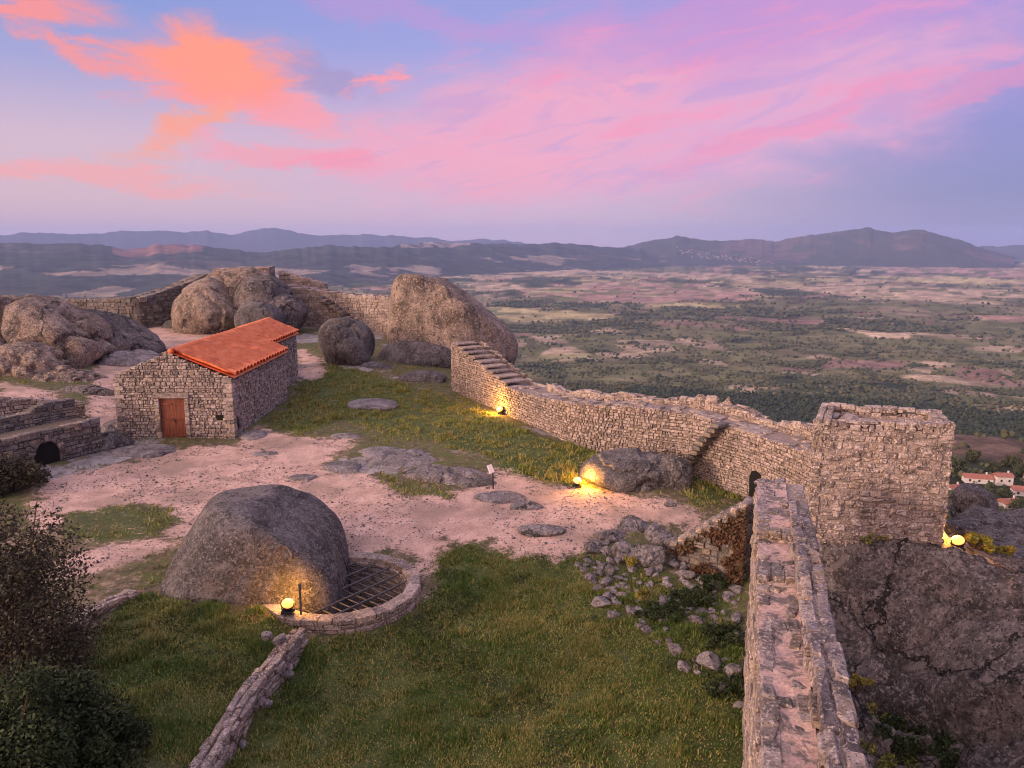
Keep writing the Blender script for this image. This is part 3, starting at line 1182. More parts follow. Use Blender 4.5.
az_d = np.r_[np.linspace(-180, -42, 24)[:-1], np.linspace(-42, 42, 760), np.linspace(42, 180, 24)[1:]]
rr = np.r_[np.geomspace(14, 330, 60)[:-1], 1 / np.linspace(1 / 330, 1 / 16000, 640), np.geomspace(16000, 26000, 10)[1:]]
RR, AA = np.meshgrid(rr, az_d, indexing='ij')
r_, a_ = RR.ravel(), AA.ravel()
vx, vy = r_ * np.sin(np.radians(a_)), r_ * np.cos(np.radians(a_))
vz = hill_z(r_, a_)
lc, wood_k, farm_k, near_k, _, _ = land(vx, vy, r_)
na = len(az_d)
ii = (np.arange(len(rr) - 1)[:, None] * na + np.arange(na - 1)[None]).ravel()
mb = MB()
mb.add(np.c_[vx, vy, vz], np.c_[ii, ii + na, ii + na + 1, ii + 1])
tag(mb.build('valley', M['valley'], smooth=True, attr={'cover': lc}), kind='structure', label='wide valley of scrub, woods and tan and pink fields below the castle')

# ------------------------------------------------------------- hills, ranges


def ridge(name, prof, r_crest, r_base, r_back, zb, colfn, label, seed, namp, mat, naz=420, nr=70, base_px=None):
    """a range whose crest line is given as photo points; real depth from r_base to r_back"""
    pr = np.array([azel(px, py) for px, py in prof])
    a = np.linspace(pr[0, 0], pr[-1, 0], naz)
    ce = np.interp(a, pr[:, 0], pr[:, 1])
    ce = ce + fbm(xyz(a * 1.6, a * 0 + seed), 1.0, 5, seed + 2, .62) * .15
    f = np.r_[np.linspace(0, 1, nr), np.linspace(1, 2, 10)[1:]]
    F, A_ = np.meshgrid(f, a, indexing='ij')
    CE = np.broadcast_to(ce, F.shape)
    if base_px:      # the foot of the range swings away from the castle
        bp_ = np.array([(azel(x_, 300)[0], r_) for x_, r_ in base_px])
        r_base = np.broadcast_to(np.interp(a, bp_[:, 0], bp_[:, 1]), F.shape)
        r_crest = np.maximum(r_crest, r_base + 2600)
        r_back = r_crest + 3500
    R = np.where(F <= 1, r_base + (r_crest - r_base) * F, r_crest + (r_back - r_crest) * (F - 1))
    zc = CAM[2] + r_crest * np.tan(np.radians(CE))
    prof_f = np.where(F <= 1, F ** 1.25, (2 - F))
    X, Y = R * np.sin(np.radians(A_)), R * np.cos(np.radians(A_))
    p = xyz(X.ravel(), Y.ravel())
    k = 1.0 / (float(np.mean(r_crest)) * .10)
    nz = 1 - np.abs(fbm(p, k, 5, seed)) * 2
    nz = (nz - .5).reshape(F.shape) * namp * np.sin(np.pi * np.clip(F, 0, 2) / 2) ** .6 * np.where(F < 1, 1, .6)
    env = np.sin(np.pi * np.clip((A_ - a[0]) / (a[-1] - a[0]), 0, 1)) ** .15
    Zr = zb + (zc - zb) * prof_f * 1.0 + nz * env * (1 - .85 * np.exp(-((F - 1) / .12) ** 2))
    m = MB()
    n = naz
    q = (np.arange(len(f) - 1)[:, None] * n + np.arange(n - 1)[None]).ravel()
    m.add(np.c_[X.ravel(), Y.ravel(), Zr.ravel()], np.c_[q, q + n, q + n + 1, q + 1])
    o = m.build(name, mat, smooth=True, attr={'cover': colfn(p, F.ravel(), A_.ravel())})
    tag(o, kind='structure', label=label)
    return o


def dark_hill(p, f, a):
    n = fbm(p, .0011, 5, 120)
    n2 = fbm(p, .004, 4, 121)
    c = np.where((n + .4 * n2 > .30)[:, None], np.array((.085, .075, .055)), np.array((.05, .054, .038)))
    b0, b1 = azel(112, 250)[0], azel(204, 250)[0]
    patch = (a > b0) & (a < b1) & (f > .80 + .05 * n2)
    c = np.where(patch[:, None], np.array((.20, .105, .085)), c)
    b0, b1 = azel(400, 250)[0], azel(470, 250)[0]
    patch = (a > b0) & (a < b1) & (f > .90) & (n2 > .05)
    c = np.where(patch[:, None], np.array((.30, .24, .20)), c)
    n3 = fbm(p, .0022, 5, 122)
    low = (f < .55) & (n3 > .30)
    c = np.where(low[:, None], np.array((.26, .20, .14)), c)
    c = c * (1 + .7 * fbm(p, .008, 4, 123))[:, None]
    return c


def mtn(p, f, a):
    n = fbm(p, .0010, 5, 130)
    return np.array((.06, .062, .045)) + (np.array((.12, .085, .07)) - np.array((.06, .062, .045))) * sstep(n + .5 * fbm(p, .005, 4, 131), .12, .42)[:, None]


def far_m(p, f, a):
    return np.tile(np.array((.07, .07, .065)), (len(p), 1))


ridge('hills', [(-120, 243), (0, 244), (60, 243), (100, 244), (130, 249), (165, 244), (200, 245), (235, 250), (262, 252), (290, 249), (330, 245), (380, 248), (400, 245), (430, 242), (470, 244),
                (520, 244), (560, 243), (600, 246), (640, 249), (690, 256), (730, 264), (780, 268), (830, 273)], 9500, 5200, 13000, -330, dark_hill, 'long dark wooded ridge across the valley', 140, 60, M['hills'], 520, base_px=[(-120, 5000), (200, 5300), (330, 6000), (480, 8200), (600, 9800), (680, 11000), (830, 11500)])
ridge('mountains', [(600, 256), (628, 246), (655, 240), (678, 236), (700, 240), (730, 241), (745, 239), (775, 241), (800, 237), (830, 232), (866, 228), (880, 230), (893, 233), (908, 229),
                    (924, 230), (945, 235), (965, 242), (985, 249), (1015, 258)], 14000, 11800, 19000, -330, mtn, 'blue brown mountain with twin summits on the horizon', 150, 70, M['hills'], 420)
ridge('distant_mountains', [(-160, 238), (-40, 236), (10, 234), (40, 232), (70, 235), (100, 233), (130, 231), (155, 230), (185, 232), (205, 231), (230, 235), (250, 230), (275, 227), (300, 233),
                            (325, 235), (345, 234), (375, 235), (405, 236), (430, 238), (460, 241), (480, 239), (505, 240), (540, 246)], 21500, 18000, 24500, -330, far_m,
      'pale blue mountain chain far away', 160, 90, M['hills'], 360, 40)
ridge('distant_hills', [(930, 250), (970, 248), (1000, 246), (1030, 245), (1080, 243), (1130, 246)], 20500, 17500, 23500, -330, far_m,
      'faint blue hills beyond the plain', 170, 50, M['hills'], 120, 30)

# ------------------------------------------------------------- woodland mass
bmi = bmesh.new()
bmesh.ops.create_icosphere(bmi, subdivisions=1, radius=1)
ICO_V = np.array([v.co[:] for v in bmi.verts])
ICO_T = np.array([[v.index for v in f.verts] for f in bmi.faces])
bmi.free()


def blobs(mb, C, S, seed=0, tall=1.0):
    """many small ragged crowns: centres C, sizes S"""
    rng = np.random.default_rng(seed)
    n = len(C)
    k = len(ICO_V)
    V = ICO_V[None] * rng.uniform(.62, 1.3, (n, k, 1))
    V = V * (S[:, None, None] * np.array([1, 1, tall])[None, None])
    V = V + C[:, None]
    off = (np.arange(n) * k)[:, None, None]
    mb.add(V.reshape(-1, 3), None, (ICO_T[None] + off).reshape(-1, 3))


rng = np.random.default_rng(5)
NT_ = 360000
inv = rng.uniform(1 / 7500, 1 / 950, NT_)
r_t = 1 / inv
a_t = rng.uniform(-38, 38, NT_)
tx, ty = r_t * np.sin(np.radians(a_t)), r_t * np.cos(np.radians(a_t))
_, wk, fk, nk, hs, fld = land(tx, ty, r_t)
clump = fbm(xyz(tx, ty), .02, 3, 99)
near_wood = sstep(r_t, 1800, 1450) * sstep(a_t, 4, 12)
prob = (.10 * (1 - .9 * fld) + .85 * wk) * sstep(clump, -.35, .3) + .95 * near_wood * sstep(hs, .5, .1)
prob *= np.where(r_t < 1050, .7, 1) * np.where(r_t > 4200, .35, 1)
for (kx, ky, kr, kh) in KNOLLS:
    prob = prob * (1 - .8 * (np.hypot(tx - kx, ty - ky) < kr * .8))
keep = rng.uniform(0, 1, NT_) < prob
tx, ty, r_t, a_t = tx[keep], ty[keep], r_t[keep], a_t[keep]
tzz = hill_z(r_t, a_t)
sz = rng.uniform(1.8, 5.4, len(tx)) * np.clip(r_t / 2300, .9, 1.9)
nwk = (sstep(r_t, 1800, 1450) * sstep(a_t, 4, 12)) > .25
sz = np.where(nwk, sz * 1.35, sz)
mb = MB()
blobs(mb, np.c_[tx, ty, tzz + sz * .6][~nwk], sz[~nwk], 1, .85)
# finer crowns on the near wooded slope: three lobes each
sel = (r_t < 1700) & ~nwk
for q in range(3):
    o = rng.normal(0, .55, (sel.sum(), 3)) * sz[sel][:, None]
    blobs(mb, np.c_[tx[sel], ty[sel], tzz[sel] + sz[sel] * .8] + o, sz[sel] * rng.uniform(.45, .7, sel.sum()), 10 + q)
tag(mb.build('woodland', M['wood']), kind='stuff', label='scattered trees and scrub woods covering the valley')

mb = MB()
for q in range(4):
    o = rng.normal(0, .5 if q else 0, (nwk.sum(), 3)) * sz[nwk][:, None]
    blobs(mb, np.c_[tx, ty, tzz + sz * .7][nwk] + o, sz[nwk] * rng.uniform(.45, .75, nwk.sum()), 50 + q)
tag(mb.build('forest', M['forest']), kind='stuff', label='dark belt of forest on the lower slope behind the tower')

# scrub on the near hillside at the right
NS = 9000
r_s = 1 / rng.uniform(1 / 950, 1 / 75, NS)
a_s = rng.uniform(24, 40, NS)
sx_, sy_ = r_s * np.sin(np.radians(a_s)), r_s * np.cos(np.radians(a_s))
hs = fbm(xyz(sx_, sy_), .02, 4, 96)
pr = sstep(hs, -.1, .25) * .8 + .06
keep = rng.uniform(0, 1, NS) < pr
kq = np.hypot(sx_ - KNOLLS[0][0], sy_ - KNOLLS[0][1]) < 75
keep &= ~(kq & (rng.uniform(0, 1, NS) < .45))
r_s, a_s, sx_, sy_ = r_s[keep], a_s[keep], sx_[keep], sy_[keep]
s_s = rng.uniform(.7, 2.6, len(r_s)) * np.clip(r_s / 400, .6, 1.5)
mb = MB()
zc = hill_z(r_s, a_s)
for q in range(4):
    o = rng.normal(0, .5, (len(r_s), 3)) * s_s[:, None]
    blobs(mb, np.c_[sx_, sy_, zc + s_s * .5] + o, s_s * rng.uniform(.4, .75, len(r_s)), 30 + q)
tag(mb.build('scrub', M['wood']), kind='stuff', label='dark scrub covering the hillside below the tower')

# ------------------------------------------------------------------ haze
mb = MB()
mb.box((0, 0, 40), (27000, 27000, 430))
hm = bpy.data.materials.new('haze_air')
hm.use_nodes = True
t = NT(hm.node_tree)
t.n.clear()
o_ = t.new('ShaderNodeOutputMaterial')
pv = t.new('ShaderNodeVolumePrincipled')
pv.inputs['Color'].default_value = (.45, .59, 1.0, 1)
pv.inputs['Density'].default_value = 4.0e-5
t.put(o_.inputs['Volume'], pv.outputs[0])
tag(mb.build('haze', hm), kind='stuff', label='thin blue evening haze over the valley')
# =====================================================================
# MASONRY: walls, towers, house
# =====================================================================


def rubble_wall(name, pts, thick, ztop, label, cat, base_off=-.2, sh=.22, sw=.34, caps=True, cap_skip=.1, mats=None, loc=None, zbase=None,
                faces=(1, -1), ncap=2, ends=True, rough=.035, cap_h=.1, skip=0.0, cap_sw=.4, parent=None, jit=.1):
    path = Path(pts)
    top = ztop if callable(ztop) else lerp_fn(path, ztop)
    root = parent or empty(name, (*path.at(path.L / 2), gzs(*path.at(path.L / 2))))
    if parent is None:
        tag(root, label, cat)
    m = MB()
    h = thick / 2
    bf = {}
    for s in (1, -1):
        bf[s] = zbase if zbase else ground_fn(path, s * h)
    both = lambda s: min(bf[1](s), bf[-1](s))
    for s in faces:
        face_stones(m, path, h, s, bf[s], top, sh, sw, holes=(), rough=rough, skip=skip, jit=jit)
    core(m, path, -h, h, both, top, .07, .06)
    if ends:
        for e in (0, path.L):
            t, nr = path.frame(e)
            p = path.at(e)
            ep = Path([p - nr * h * .9, p + nr * h * .9])
            face_stones(m, ep, .0, 1 if e == 0 else -1, lambda s, e=e: both(e), lambda s, e=e: top(e), sh, sw, rough=rough)
    w = m.build('wall', mats or [M['stone'], M['mortar']], root)
    if caps:
        m = MB()
        cap_stones(m, path, -h * .98, h * .98, top, sw=cap_sw, nw=ncap, h=cap_h, skip=cap_skip)
        m.build('coping', mats or [M['stone'], M['mortar']], root)
    return root, path, top, w


# ---------------------------------------------------------- curtain wall
CB = [(452, 392, 1.0), (505, 413, .95), (540, 430, .8), (580, 450, .6), (640, 463, .45), (690, 473, .3), (722, 488, .05), (748, 500, -.1)]
cin = [W(*p)[:2] for p in CB] + [np.array((10.35, 26.6)), np.array((10.6, 23.6))]
CW = 2.0


def offset_path(pts, d):
    p = Path(pts)
    out = []
    for s in p.s:
        t, nr = p.frame(s, .8)
        out.append(p.at(s) + nr * d)
    return out


# the yard is on the right of this path's direction of travel (path runs towards the camera)
cmid = offset_path(cin, -CW / 2)
_raw = Path(cmid)


def chaikin(pts, n=3):
    p = np.asarray(pts, float)
    for _ in range(n):
        q = [p[0]]
        for a, b in zip(p[:-1], p[1:]):
            q += [a * .75 + b * .25, a * .25 + b * .75]
        q.append(p[-1])
        p = np.array(q)
    return p


cmid = chaikin(cmid)
cpath = Path(cmid)
cs = _raw.s * cpath.L / _raw.L
cz = [4.0, 2.42, 2.45, 2.75, 2.95, 2.9, 2.75, 2.65, 2.7, 3.6]
ctop = lambda s: float(np.interp(s, cs, cz))
cw = empty('curtain_wall', (*cpath.at(cpath.L * .4), .5))
tag(cw, 'long pinkish granite curtain wall with a wall walk running to the square tower', 'wall')
m = MB()
L1 = cs[1]


def stair_top(s):
    if s < L1:
        n = 9
        k = math.floor(s / L1 * n)
        return 4.0 + (2.42 - 4.0) * k / n
    return ctop(s)


bR, bL = ground_fn(cpath, CW / 2), ground_fn(cpath, -CW / 2)
sa = cs[7] + .55
face_stones(m, cpath, CW / 2, 1, bR, stair_top, .125, .165, holes=[(sa - .42, sa + .42, -2, 1.25)], rough=.022, jit=.17)
face_stones(m, cpath, CW / 2, -1, lambda s: bL(s) - .6, stair_top, .3, .5)
p0 = cpath.at(0)
t_, n_ = cpath.frame(0)
ep = Path([p0 - n_ * CW / 2, p0 + n_ * CW / 2])
face_stones(m, ep, .1, 1, lambda s: .3, lambda s: 3.95, .2, .32)
core(m, cpath, -CW / 2, CW / 2, lambda s: min(bL(s), bR(s)) - .3, lambda s: ctop(s) - (.2 if s < L1 + .3 else 0), .09, .06, step=.4)
m.build('wall', [M['stone_pink'], M['mortar']], cw)
# arched postern: flat near-black panel painted as its inner shade, with voussoirs
pa = cpath.at(sa)
t_, n_ = cpath.frame(sa)
m = MB()
T3, N3 = np.array([*t_, 0]), np.array([*n_, 0])
C0 = np.array([*(pa + n_ * (CW / 2 - .04)), 0.0])
vs = [C0 + T3 * -.4 + [0, 0, -1.2], C0 + T3 * .4 + [0, 0, -1.2]]
arc = [C0 + T3 * (.4 * math.cos(a)) + np.array([0, 0, .85 + .4 * math.sin(a)]) for a in np.linspace(0, math.pi, 12)]
ring = vs + arc
back = [v - N3 * .02 for v in ring]
cen = C0 + np.array([0, 0, .4]) + N3 * .025
ring = [v + N3 * .025 for v in ring]
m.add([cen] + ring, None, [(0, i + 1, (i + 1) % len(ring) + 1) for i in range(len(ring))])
m.build('postern_shade_panel', M['hole_shade'], cw)
m = MB()
Cc, Aa, Hh = [], [], []
for a in np.linspace(.12, math.pi - .12, 9):
    Cc.append(C0 + T3 * (.52 * math.cos(a)) + np.array([0, 0, .85 + .52 * math.sin(a)]) - N3 * .02)
    rad = T3 * math.cos(a) + np.array([0, 0, math.sin(a)])
    tan = -T3 * math.sin(a) + np.array([0, 0, math.cos(a)])
    Aa.append((tan, rad, N3))
    Hh.append((.085, .13, .09))
put_stones(m, Cc, Aa, Hh)
m.build('postern_arch', [M['stone_pink']], cw)
# wall walk: earth strip with flat slabs, parapet on the outer side
m = MB()
cap_stones(m, cpath, -.35, CW / 2 - .02, ctop, sw=.5, nw=3, h=.07, skip=.5, s0=L1 + .1, lift=.01)
m.build('wall_walk', [M['stone_pink'], M['mortar']], cw)
m = MB()


def par_top(s):
    return ctop(s) + .22 + .14 * math.sin(s * 1.7) * math.sin(s * .63 + 1) + .3 * sstep(s, cs[6] - .5, cs[8])


ppath = Path(offset_path(cmid, -.66))
k_ = ppath.L / cpath.L
ptop = lambda s: par_top(s / k_)
pbase = lambda s: ctop(s / k_) - .05
s_p = L1 * k_ + 2.0
face_stones(m, ppath, .3, 1, pbase, ptop, .16, .3, s0=s_p)
face_stones(m, ppath, .3, -1, pbase, ptop, .22, .42, s0=s_p)
core(m, ppath, -.3, .3, pbase, ptop, .06, .06, s0=s_p)
cap_stones(m, ppath, -.3, .3, ptop, sw=.45, nw=2, h=.10, skip=.3, s0=s_p, lift=.05, jit=.16)
# three upright rounded blocks left of the old merlons
for (px, py) in [(703, 402), (714, 403), (731, 405)]:
    bp = W(px, py, 3.2)
    put_stones(m, [bp + [0, .4, -.1]], [((1, 0, 0), (0, 1, 0), (0, 0, 1))], [(.3, .3, .36)], bev=.9, jit=.05)
m.build('parapet', [M['stone_pink'], M['mortar']], cw)
# stair down the end of the wall
m = MB()
n = 9
for k in range(n):
    s = (k + .5) / n * L1
    p = cpath.at(s)
    t_, n_ = cpath.frame(s)
    z = 4.0 + (2.42 - 4.0) * k / n
    put_stones(m, [(p[0] + n_[0] * .28, p[1] + n_[1] * .28, z)], [((*t_, 0), (*n_, 0), (0, 0, 1))], [(L1 / n / 2 + .02, CW / 2 - .32, .055)], bev=.4, jit=.09)
m.build('stair', [M['stone_pink']], cw)
# stair of projecting slabs up the inner face
m = MB()
a0, a1 = cs[5] + .05, cs[6] - .05
for k in range(10):
    f = k / 9
    s = a0 + (a1 - a0) * f
    p = cpath.at(s)
    t_, n_ = cpath.frame(s)
    q = p + n_ * (CW / 2 + .28)
    z = .75 + f * 2.0
    put_stones(m, [(q[0], q[1], z)], [((*t_, 0), (*n_, 0), (0, 0, 1))], [(.2, .36, .085)], bev=.3, jit=.05)
m.build('slab_stair', [M['stone_dark']], cw)

# ---------------------------------------------------------- square tower
TA = np.array((8.26, 20.6))
ang = math.radians(-13)
TU = np.array((math.cos(ang), math.sin(ang)))
TV = np.array((-TU[1], TU[0]))
TW_, TD = 3.52, 2.25
tower = empty('square_tower', (*(TA + TU * TW_ / 2 + TV * TD / 2), 1.4))
tag(tower, 'roofless square granite tower standing on the cliff rock at the end of the walls', 'tower')
q = [TA, TA + TU * TW_, TA + TU * TW_ + np.array((.55, 1.75)), TA + np.array((1.06, 2.2))]
tz = lambda a, b: (lambda s, a=a, b=b: a + (b - a) * s / 4.0 + .05 * math.sin(s * 5))
m = MB()
TB = 0.6
face_stones(m, Path([q[0], q[1]]), .0, 1, lambda s: TB, lambda s: 5.16 + .02 * math.sin(s * 6) + .03 * s, .16, .22, depth=.25, rough=.03, jit=.17)
face_stones(m, Path([q[1], q[2]]), .0, 1, lambda s: TB, lambda s: 5.2, .15, .22, depth=.25)
face_stones(m, Path([q[2], q[3]]), .0, 1, lambda s: TB, lambda s: 5.22, .16, .22, depth=.25)
face_stones(m, Path([q[3], q[0]]), .0, 1, lambda s: TB, lambda s: 5.2, .15, .22, depth=.25)
# inner faces and floor of the open top
wi = .5
_tc = sum(q) / 4
qi = [_tc + (p - _tc) * np.array((.74, .56)) for p in q]
for i in range(4):
    face_stones(m, Path([qi[i], qi[(i + 1) % 4]]), .0, -1, lambda s: 4.2, lambda s: 5.1, .2, .3, depth=.2)
V = []
for z in (TB - .4, 5.04):
    V += [(*(p + (c - p) * .03), z) for p, c in zip(q, [sum(q) / 4] * 4)]
V += [(*p, 5.04) for p in qi] + [(*p, 4.45) for p in qi]
Q = [(0, 1, 5, 4), (1, 2, 6, 5), (2, 3, 7, 6), (3, 0, 4, 7)]
Q += [(4 + i, 4 + (i + 1) % 4, 8 + (i + 1) % 4, 8 + i) for i in range(4)]
Q += [(8 + i, 8 + (i + 1) % 4, 12 + (i + 1) % 4, 12 + i) for i in range(4)] + [(12, 13, 14, 15)]
m.add(V, Q, mat=1)
m.build('wall', [M['stone_pink'], M['mortar']], tower)
m = MB()
tops = [lambda s: 5.17 + .03 * s, lambda s: 5.25, lambda s: 5.27, lambda s: 5.24]
for i in range(4):
    pth = Path([q[i], q[(i + 1) % 4]])
    cap_stones(m, pth, -.42, -.01, tops[i], sw=.3, nw=2, h=.06, skip=.05, lift=.02, jit=.12)
m.build('coping', [M['stone_pink'], M['mortar']], tower)
# rubble lying in the open top
m = MB()
for k in range(26):
    p = _tc + TU * random.uniform(-1.2, 1.2) + TV * random.uniform(-.5, .5)
    r = random.uniform(.08, .24)
    a = random.uniform(0, 3)
    put_stones(m, [(*p, 4.5 + r * .6 + random.uniform(0, .35))], [((math.cos(a), math.sin(a), 0), (-math.sin(a), math.cos(a), .1), (0, 0, 1))], [(r * 1.3, r, r * .7)], bev=.4, jit=.15)
m.build('fill_stones', [M['stone']], tower)

# ---------------------------------------------------------- wall walk in front
ww = empty('walkway_wall', (4.6, 14, -1.0))
tag(ww, 'high narrow walkway wall with a worn pink top and a stone parapet along one side', 'wall')
LA, LB = np.array((2.88, 8.0)), np.array((6.03, 18.35))
wd_ = (LB - LA) / np.linalg.norm(LB - LA)
LA = LA - wd_ * 4.5
wn = np.array((wd_[1], -wd_[0]))
lp = Path([LA, LB])
L = lp.L


def wz(s):
    y = s / L
    return 3.92 + (.14 if s > 9.9 else 0) + (.16 if s > 11.7 else 0) + .02 * math.sin(s * 2.1)


GLW = lambda s: -1.4
m = MB()
face_stones(m, lp, .0, -1, GLW, wz, .26, .42, depth=.25)
WWD = 1.0
face_stones(m, lp, WWD + .1, 1, lambda s: -2.4, wz, .26, .42, depth=.25)
core(m, lp, 0, WWD + .05, lambda s: -2.4, lambda s: wz(s) - .0, .06, .03, step=.15, mat=2)
m.build('wall', [M['stone'], M['mortar'], M['mortar']], ww)
# worn tread: sand, flags and edge stones
m = MB()


def tread(mb, n_s=420, n_w=18, w0=.02, w1=.68):
    S = np.linspace(.05, L - .05, n_s)
    O = np.linspace(w0, w1, n_w)
    SS, OO = np.meshgrid(S, O, indexing='ij')
    P = LA[None, None] + wd_[None, None] * SS[..., None] + wn[None, None] * OO[..., None]
    zz = np.array([wz(s) for s in S])[:, None] + .015
    pp = xyz(P[..., 0].ravel(), P[..., 1].ravel())
    zz = zz + (fbm(pp, 1.8, 4, 200) * .035 + fbm(pp, 6, 3, 201) * .018).reshape(SS.shape) - .02 * np.sin(np.pi * (OO - w0) / (w1 - w0))
    q = (np.arange(n_s - 1)[:, None] * n_w + np.arange(n_w - 1)[None]).ravel()
    mb.add(np.c_[P[..., 0].ravel(), P[..., 1].ravel(), zz.ravel()], np.c_[q, q + n_w, q + n_w + 1, q + 1], mat=1)


tread(m)
C, A, H = [], [], []
s = 0.0
while s < L:
    # edge stones on the yard side and loose flags across
    for o0, o1, kp in ((.0, .24, .8), (.2, .46, .26), (.44, .68, .3)):
        if random.random() < kp:
            w = random.uniform(.16, .42)
            p = LA + wd_ * (s + random.uniform(0, .1)) + wn * (o0 + o1) / 2
            C.append((*p, wz(s) + random.uniform(-.05, -.005)))
            r = random.uniform(-.3, .3)
            A.append(((wd_[0] + wn[0] * r, wd_[1] + wn[1] * r, random.uniform(-.05, .05)), (wn[0] - wd_[0] * r, wn[1] - wd_[1] * r, random.uniform(-.08, .08)), (0, 0, 1)))
            H.append((w / 2, (o1 - o0) / 2 * random.uniform(.7, 1.05), random.uniform(.03, .06)))
    s += random.uniform(.16, .34)
put_stones(m, C, A, H, bev=.6, jit=.2)
for st in (9.9, 11.7):
    for o in (.12, .36, .6):
        p = LA + wd_ * (st + .1) + wn * o
        put_stones(m, [(*p, wz(st + .3) - .04)], [((*wn, 0), (*-wd_, 0), (0, 0, 1))], [(.13, .16, .09)], bev=.35, jit=.1)


def mat_tread():
    mm, t, bs = new_mat('worn_sandy_tread')
    p = obj_pos(t)
    n1 = t.noise(p, 2.6, 6, .7, .4)
    n2 = t.noise(p, 14, 5, .7)
    c = t.mix(t.step(n2, .35, .65), (.38, .25, .21), (.58, .40, .34))
    c = t.mix(t.step(n1, .49, .57), c, t.mix(n2, (.07, .06, .056), (.26, .215, .195)))
    t.put(bs.inputs['Base Color'], c)
    bump(t, bs, t.math('ADD', n1, n2), .7, .05)
    return mm


M['tread'] = mat_tread()
m.build('tread', [M['stone_worn'], M['tread']], ww)
m = MB()
Lp = L - 1.6
ptz = lambda s: wz(min(s, 9.5)) + .45 + .05 * math.sin(s * 1.3)
pp_ = Path([LA + wn * .87, LA + wd_ * Lp + wn * .87])
pb_ = lambda s: 3.7
face_stones(m, pp_, .21, 1, pb_, ptz, .24, .46, depth=.22)
face_stones(m, pp_, .2, -1, pb_, ptz, .2, .4, depth=.22, rough=.06)
core(m, pp_, -.19, .19, pb_, ptz, .05, .05)
cap_stones(m, pp_, -.22, .22, ptz, sw=.5, nw=2, h=.10, skip=.02, lift=.02, jit=.2)
m.build('parapet', [M['stone_worn'], M['mortar']], ww)

# ---------------------------------------------------------- stepped cross wall
RA, RB = W(676, 540, .1)[:2], W(752, 497, 2.1)[:2]
rp = Path([RA + (RA - RB) * .02, RB])
nst = 9


def rtop(s):
    return .05 + 2.0 * math.floor(s / rp.L * nst) / nst


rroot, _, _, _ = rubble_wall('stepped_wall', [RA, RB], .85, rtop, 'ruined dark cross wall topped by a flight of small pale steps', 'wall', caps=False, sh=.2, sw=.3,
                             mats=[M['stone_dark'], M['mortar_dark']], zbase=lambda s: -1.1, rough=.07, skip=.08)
m = MB()
for k in range(nst):
    s = (k + .5) / nst * rp.L
    p = rp.at(s)
    t_, n_ = rp.frame(s)
    put_stones(m, [(*p, rtop(s) + .04)], [((*t_, 0), (*n_, 0), (0, 0, 1))], [(rp.L / nst / 2 - .01, .42, .1)], bev=.3, jit=.09)
m.build('step', [M['stone_pink']], rroot)
# creeper on the face
m = MB()
rng = np.random.default_rng(31)


def leaf_cloud(mb, P, size, rng, mat=0, flat=0.0):
    n = len(P)
    a = rng.normal(0, 1, (n, 3))
    a /= np.linalg.norm(a, axis=1)[:, None]
    b = np.cross(a, rng.normal(0, 1, (n, 3)))
    b /= np.linalg.norm(b, axis=1)[:, None] + 1e-9
    s = size * rng.uniform(.55, 1.4, n)[:, None]
    V = np.stack([P - a * s, P + b * s * .5, P + a * s, P - b * s * .5], 1)
    mb.add(V.reshape(-1, 3), np.arange(n * 4).reshape(n, 4), mat=mat)


nL = 5200
ss = rng.uniform(0, rp.L + .1, nL)
zz = rng.uniform(-1.1, 1, nL)
P = []
cl = fbm(xyz(ss * 1.6, zz * 1.6), 1, 3, 300)
for s, z, c in zip(ss, zz, cl):
    if c < -.05:
        continue
    zt = rtop(min(s, rp.L)) - .12
    z = -1.0 + (z + 1.1) / 2.1 * (zt + 1.0)
    p = rp.at(s)
    t_, n_ = rp.frame(s)
    q = p + n_ * (.46 + abs(rng.normal(0, .07)) + .3 * max(0, -z) * .4)
    P.append((q[0], q[1], z))
leaf_cloud(m, np.array(P), .07, rng)
tag(m.build('creeper', M['ivy']), 'reddish brown creeper hanging on the stepped cross wall', 'creeper')

# ---------------------------------------------------------- chapel (house)
HX0, HX1, HY0, HY1, HY2 = -18.6, -13.15, 35.6, 44.4, 50.3
RX = (HX0 + HX1) / 2 - .03
ZE, ZR, ZB = 3.80, 4.93, .3
house = empty('stone_house', (RX, 40, .8))
tag(house, 'small granite house with bright red tiled roof and brown plank door', 'house')


def gable(x0):
    def f(s):
        x = x0 + s
        return ZR - (ZR - ZE) * abs(x - RX) / ((HX1 - HX0) / 2) - .05 + (.16 if x < RX - .1 else 0)
    return f


m = MB()
DX0, DX1, DZ1 = W(164.5, 438, .8)[0], W(189.5, 438, .8)[0], 2.78
dsx = HX0
win = (4.62, 4.94, 1.72, 1.95)
holes = [(DX0 - HX0 - .02, DX1 - HX0 + .02, -1, DZ1 + .22), win]
front = Path([(HX0, HY0), (HX1, HY0)])
face_stones(m, front, .0, 1, lambda s: ZB, gable(HX0), .155, .2, holes=holes, depth=.3, rough=.03)
face_stones(m, Path([(HX1, HY0), (HX1, HY1)]), .0, 1, lambda s: ZB, lambda s: ZE - .02, .155, .21, depth=.3, rough=.03, holes=[(.55, .78, 1.0, 1.75)])
face_stones(m, Path([(HX0, HY1), (HX0, HY0)]), .0, 1, lambda s: ZB, lambda s: ZE - .02, .2, .28, depth=.3)
CX0, CX1 = HX0 + .95, HX1 - .95
ZC = ZE + (ZR - ZE) * .95 / ((HX1 - HX0) / 2)
face_stones(m, Path([(CX1, HY1), (CX1, HY2)]), .0, 1, lambda s: ZB, lambda s: ZC - .03, .155, .21, depth=.3, rough=.03)
face_stones(m, Path([(CX0, HY2), (CX0, HY1)]), .0, 1, lambda s: ZB, lambda s: ZC - .03, .2, .28, depth=.3)
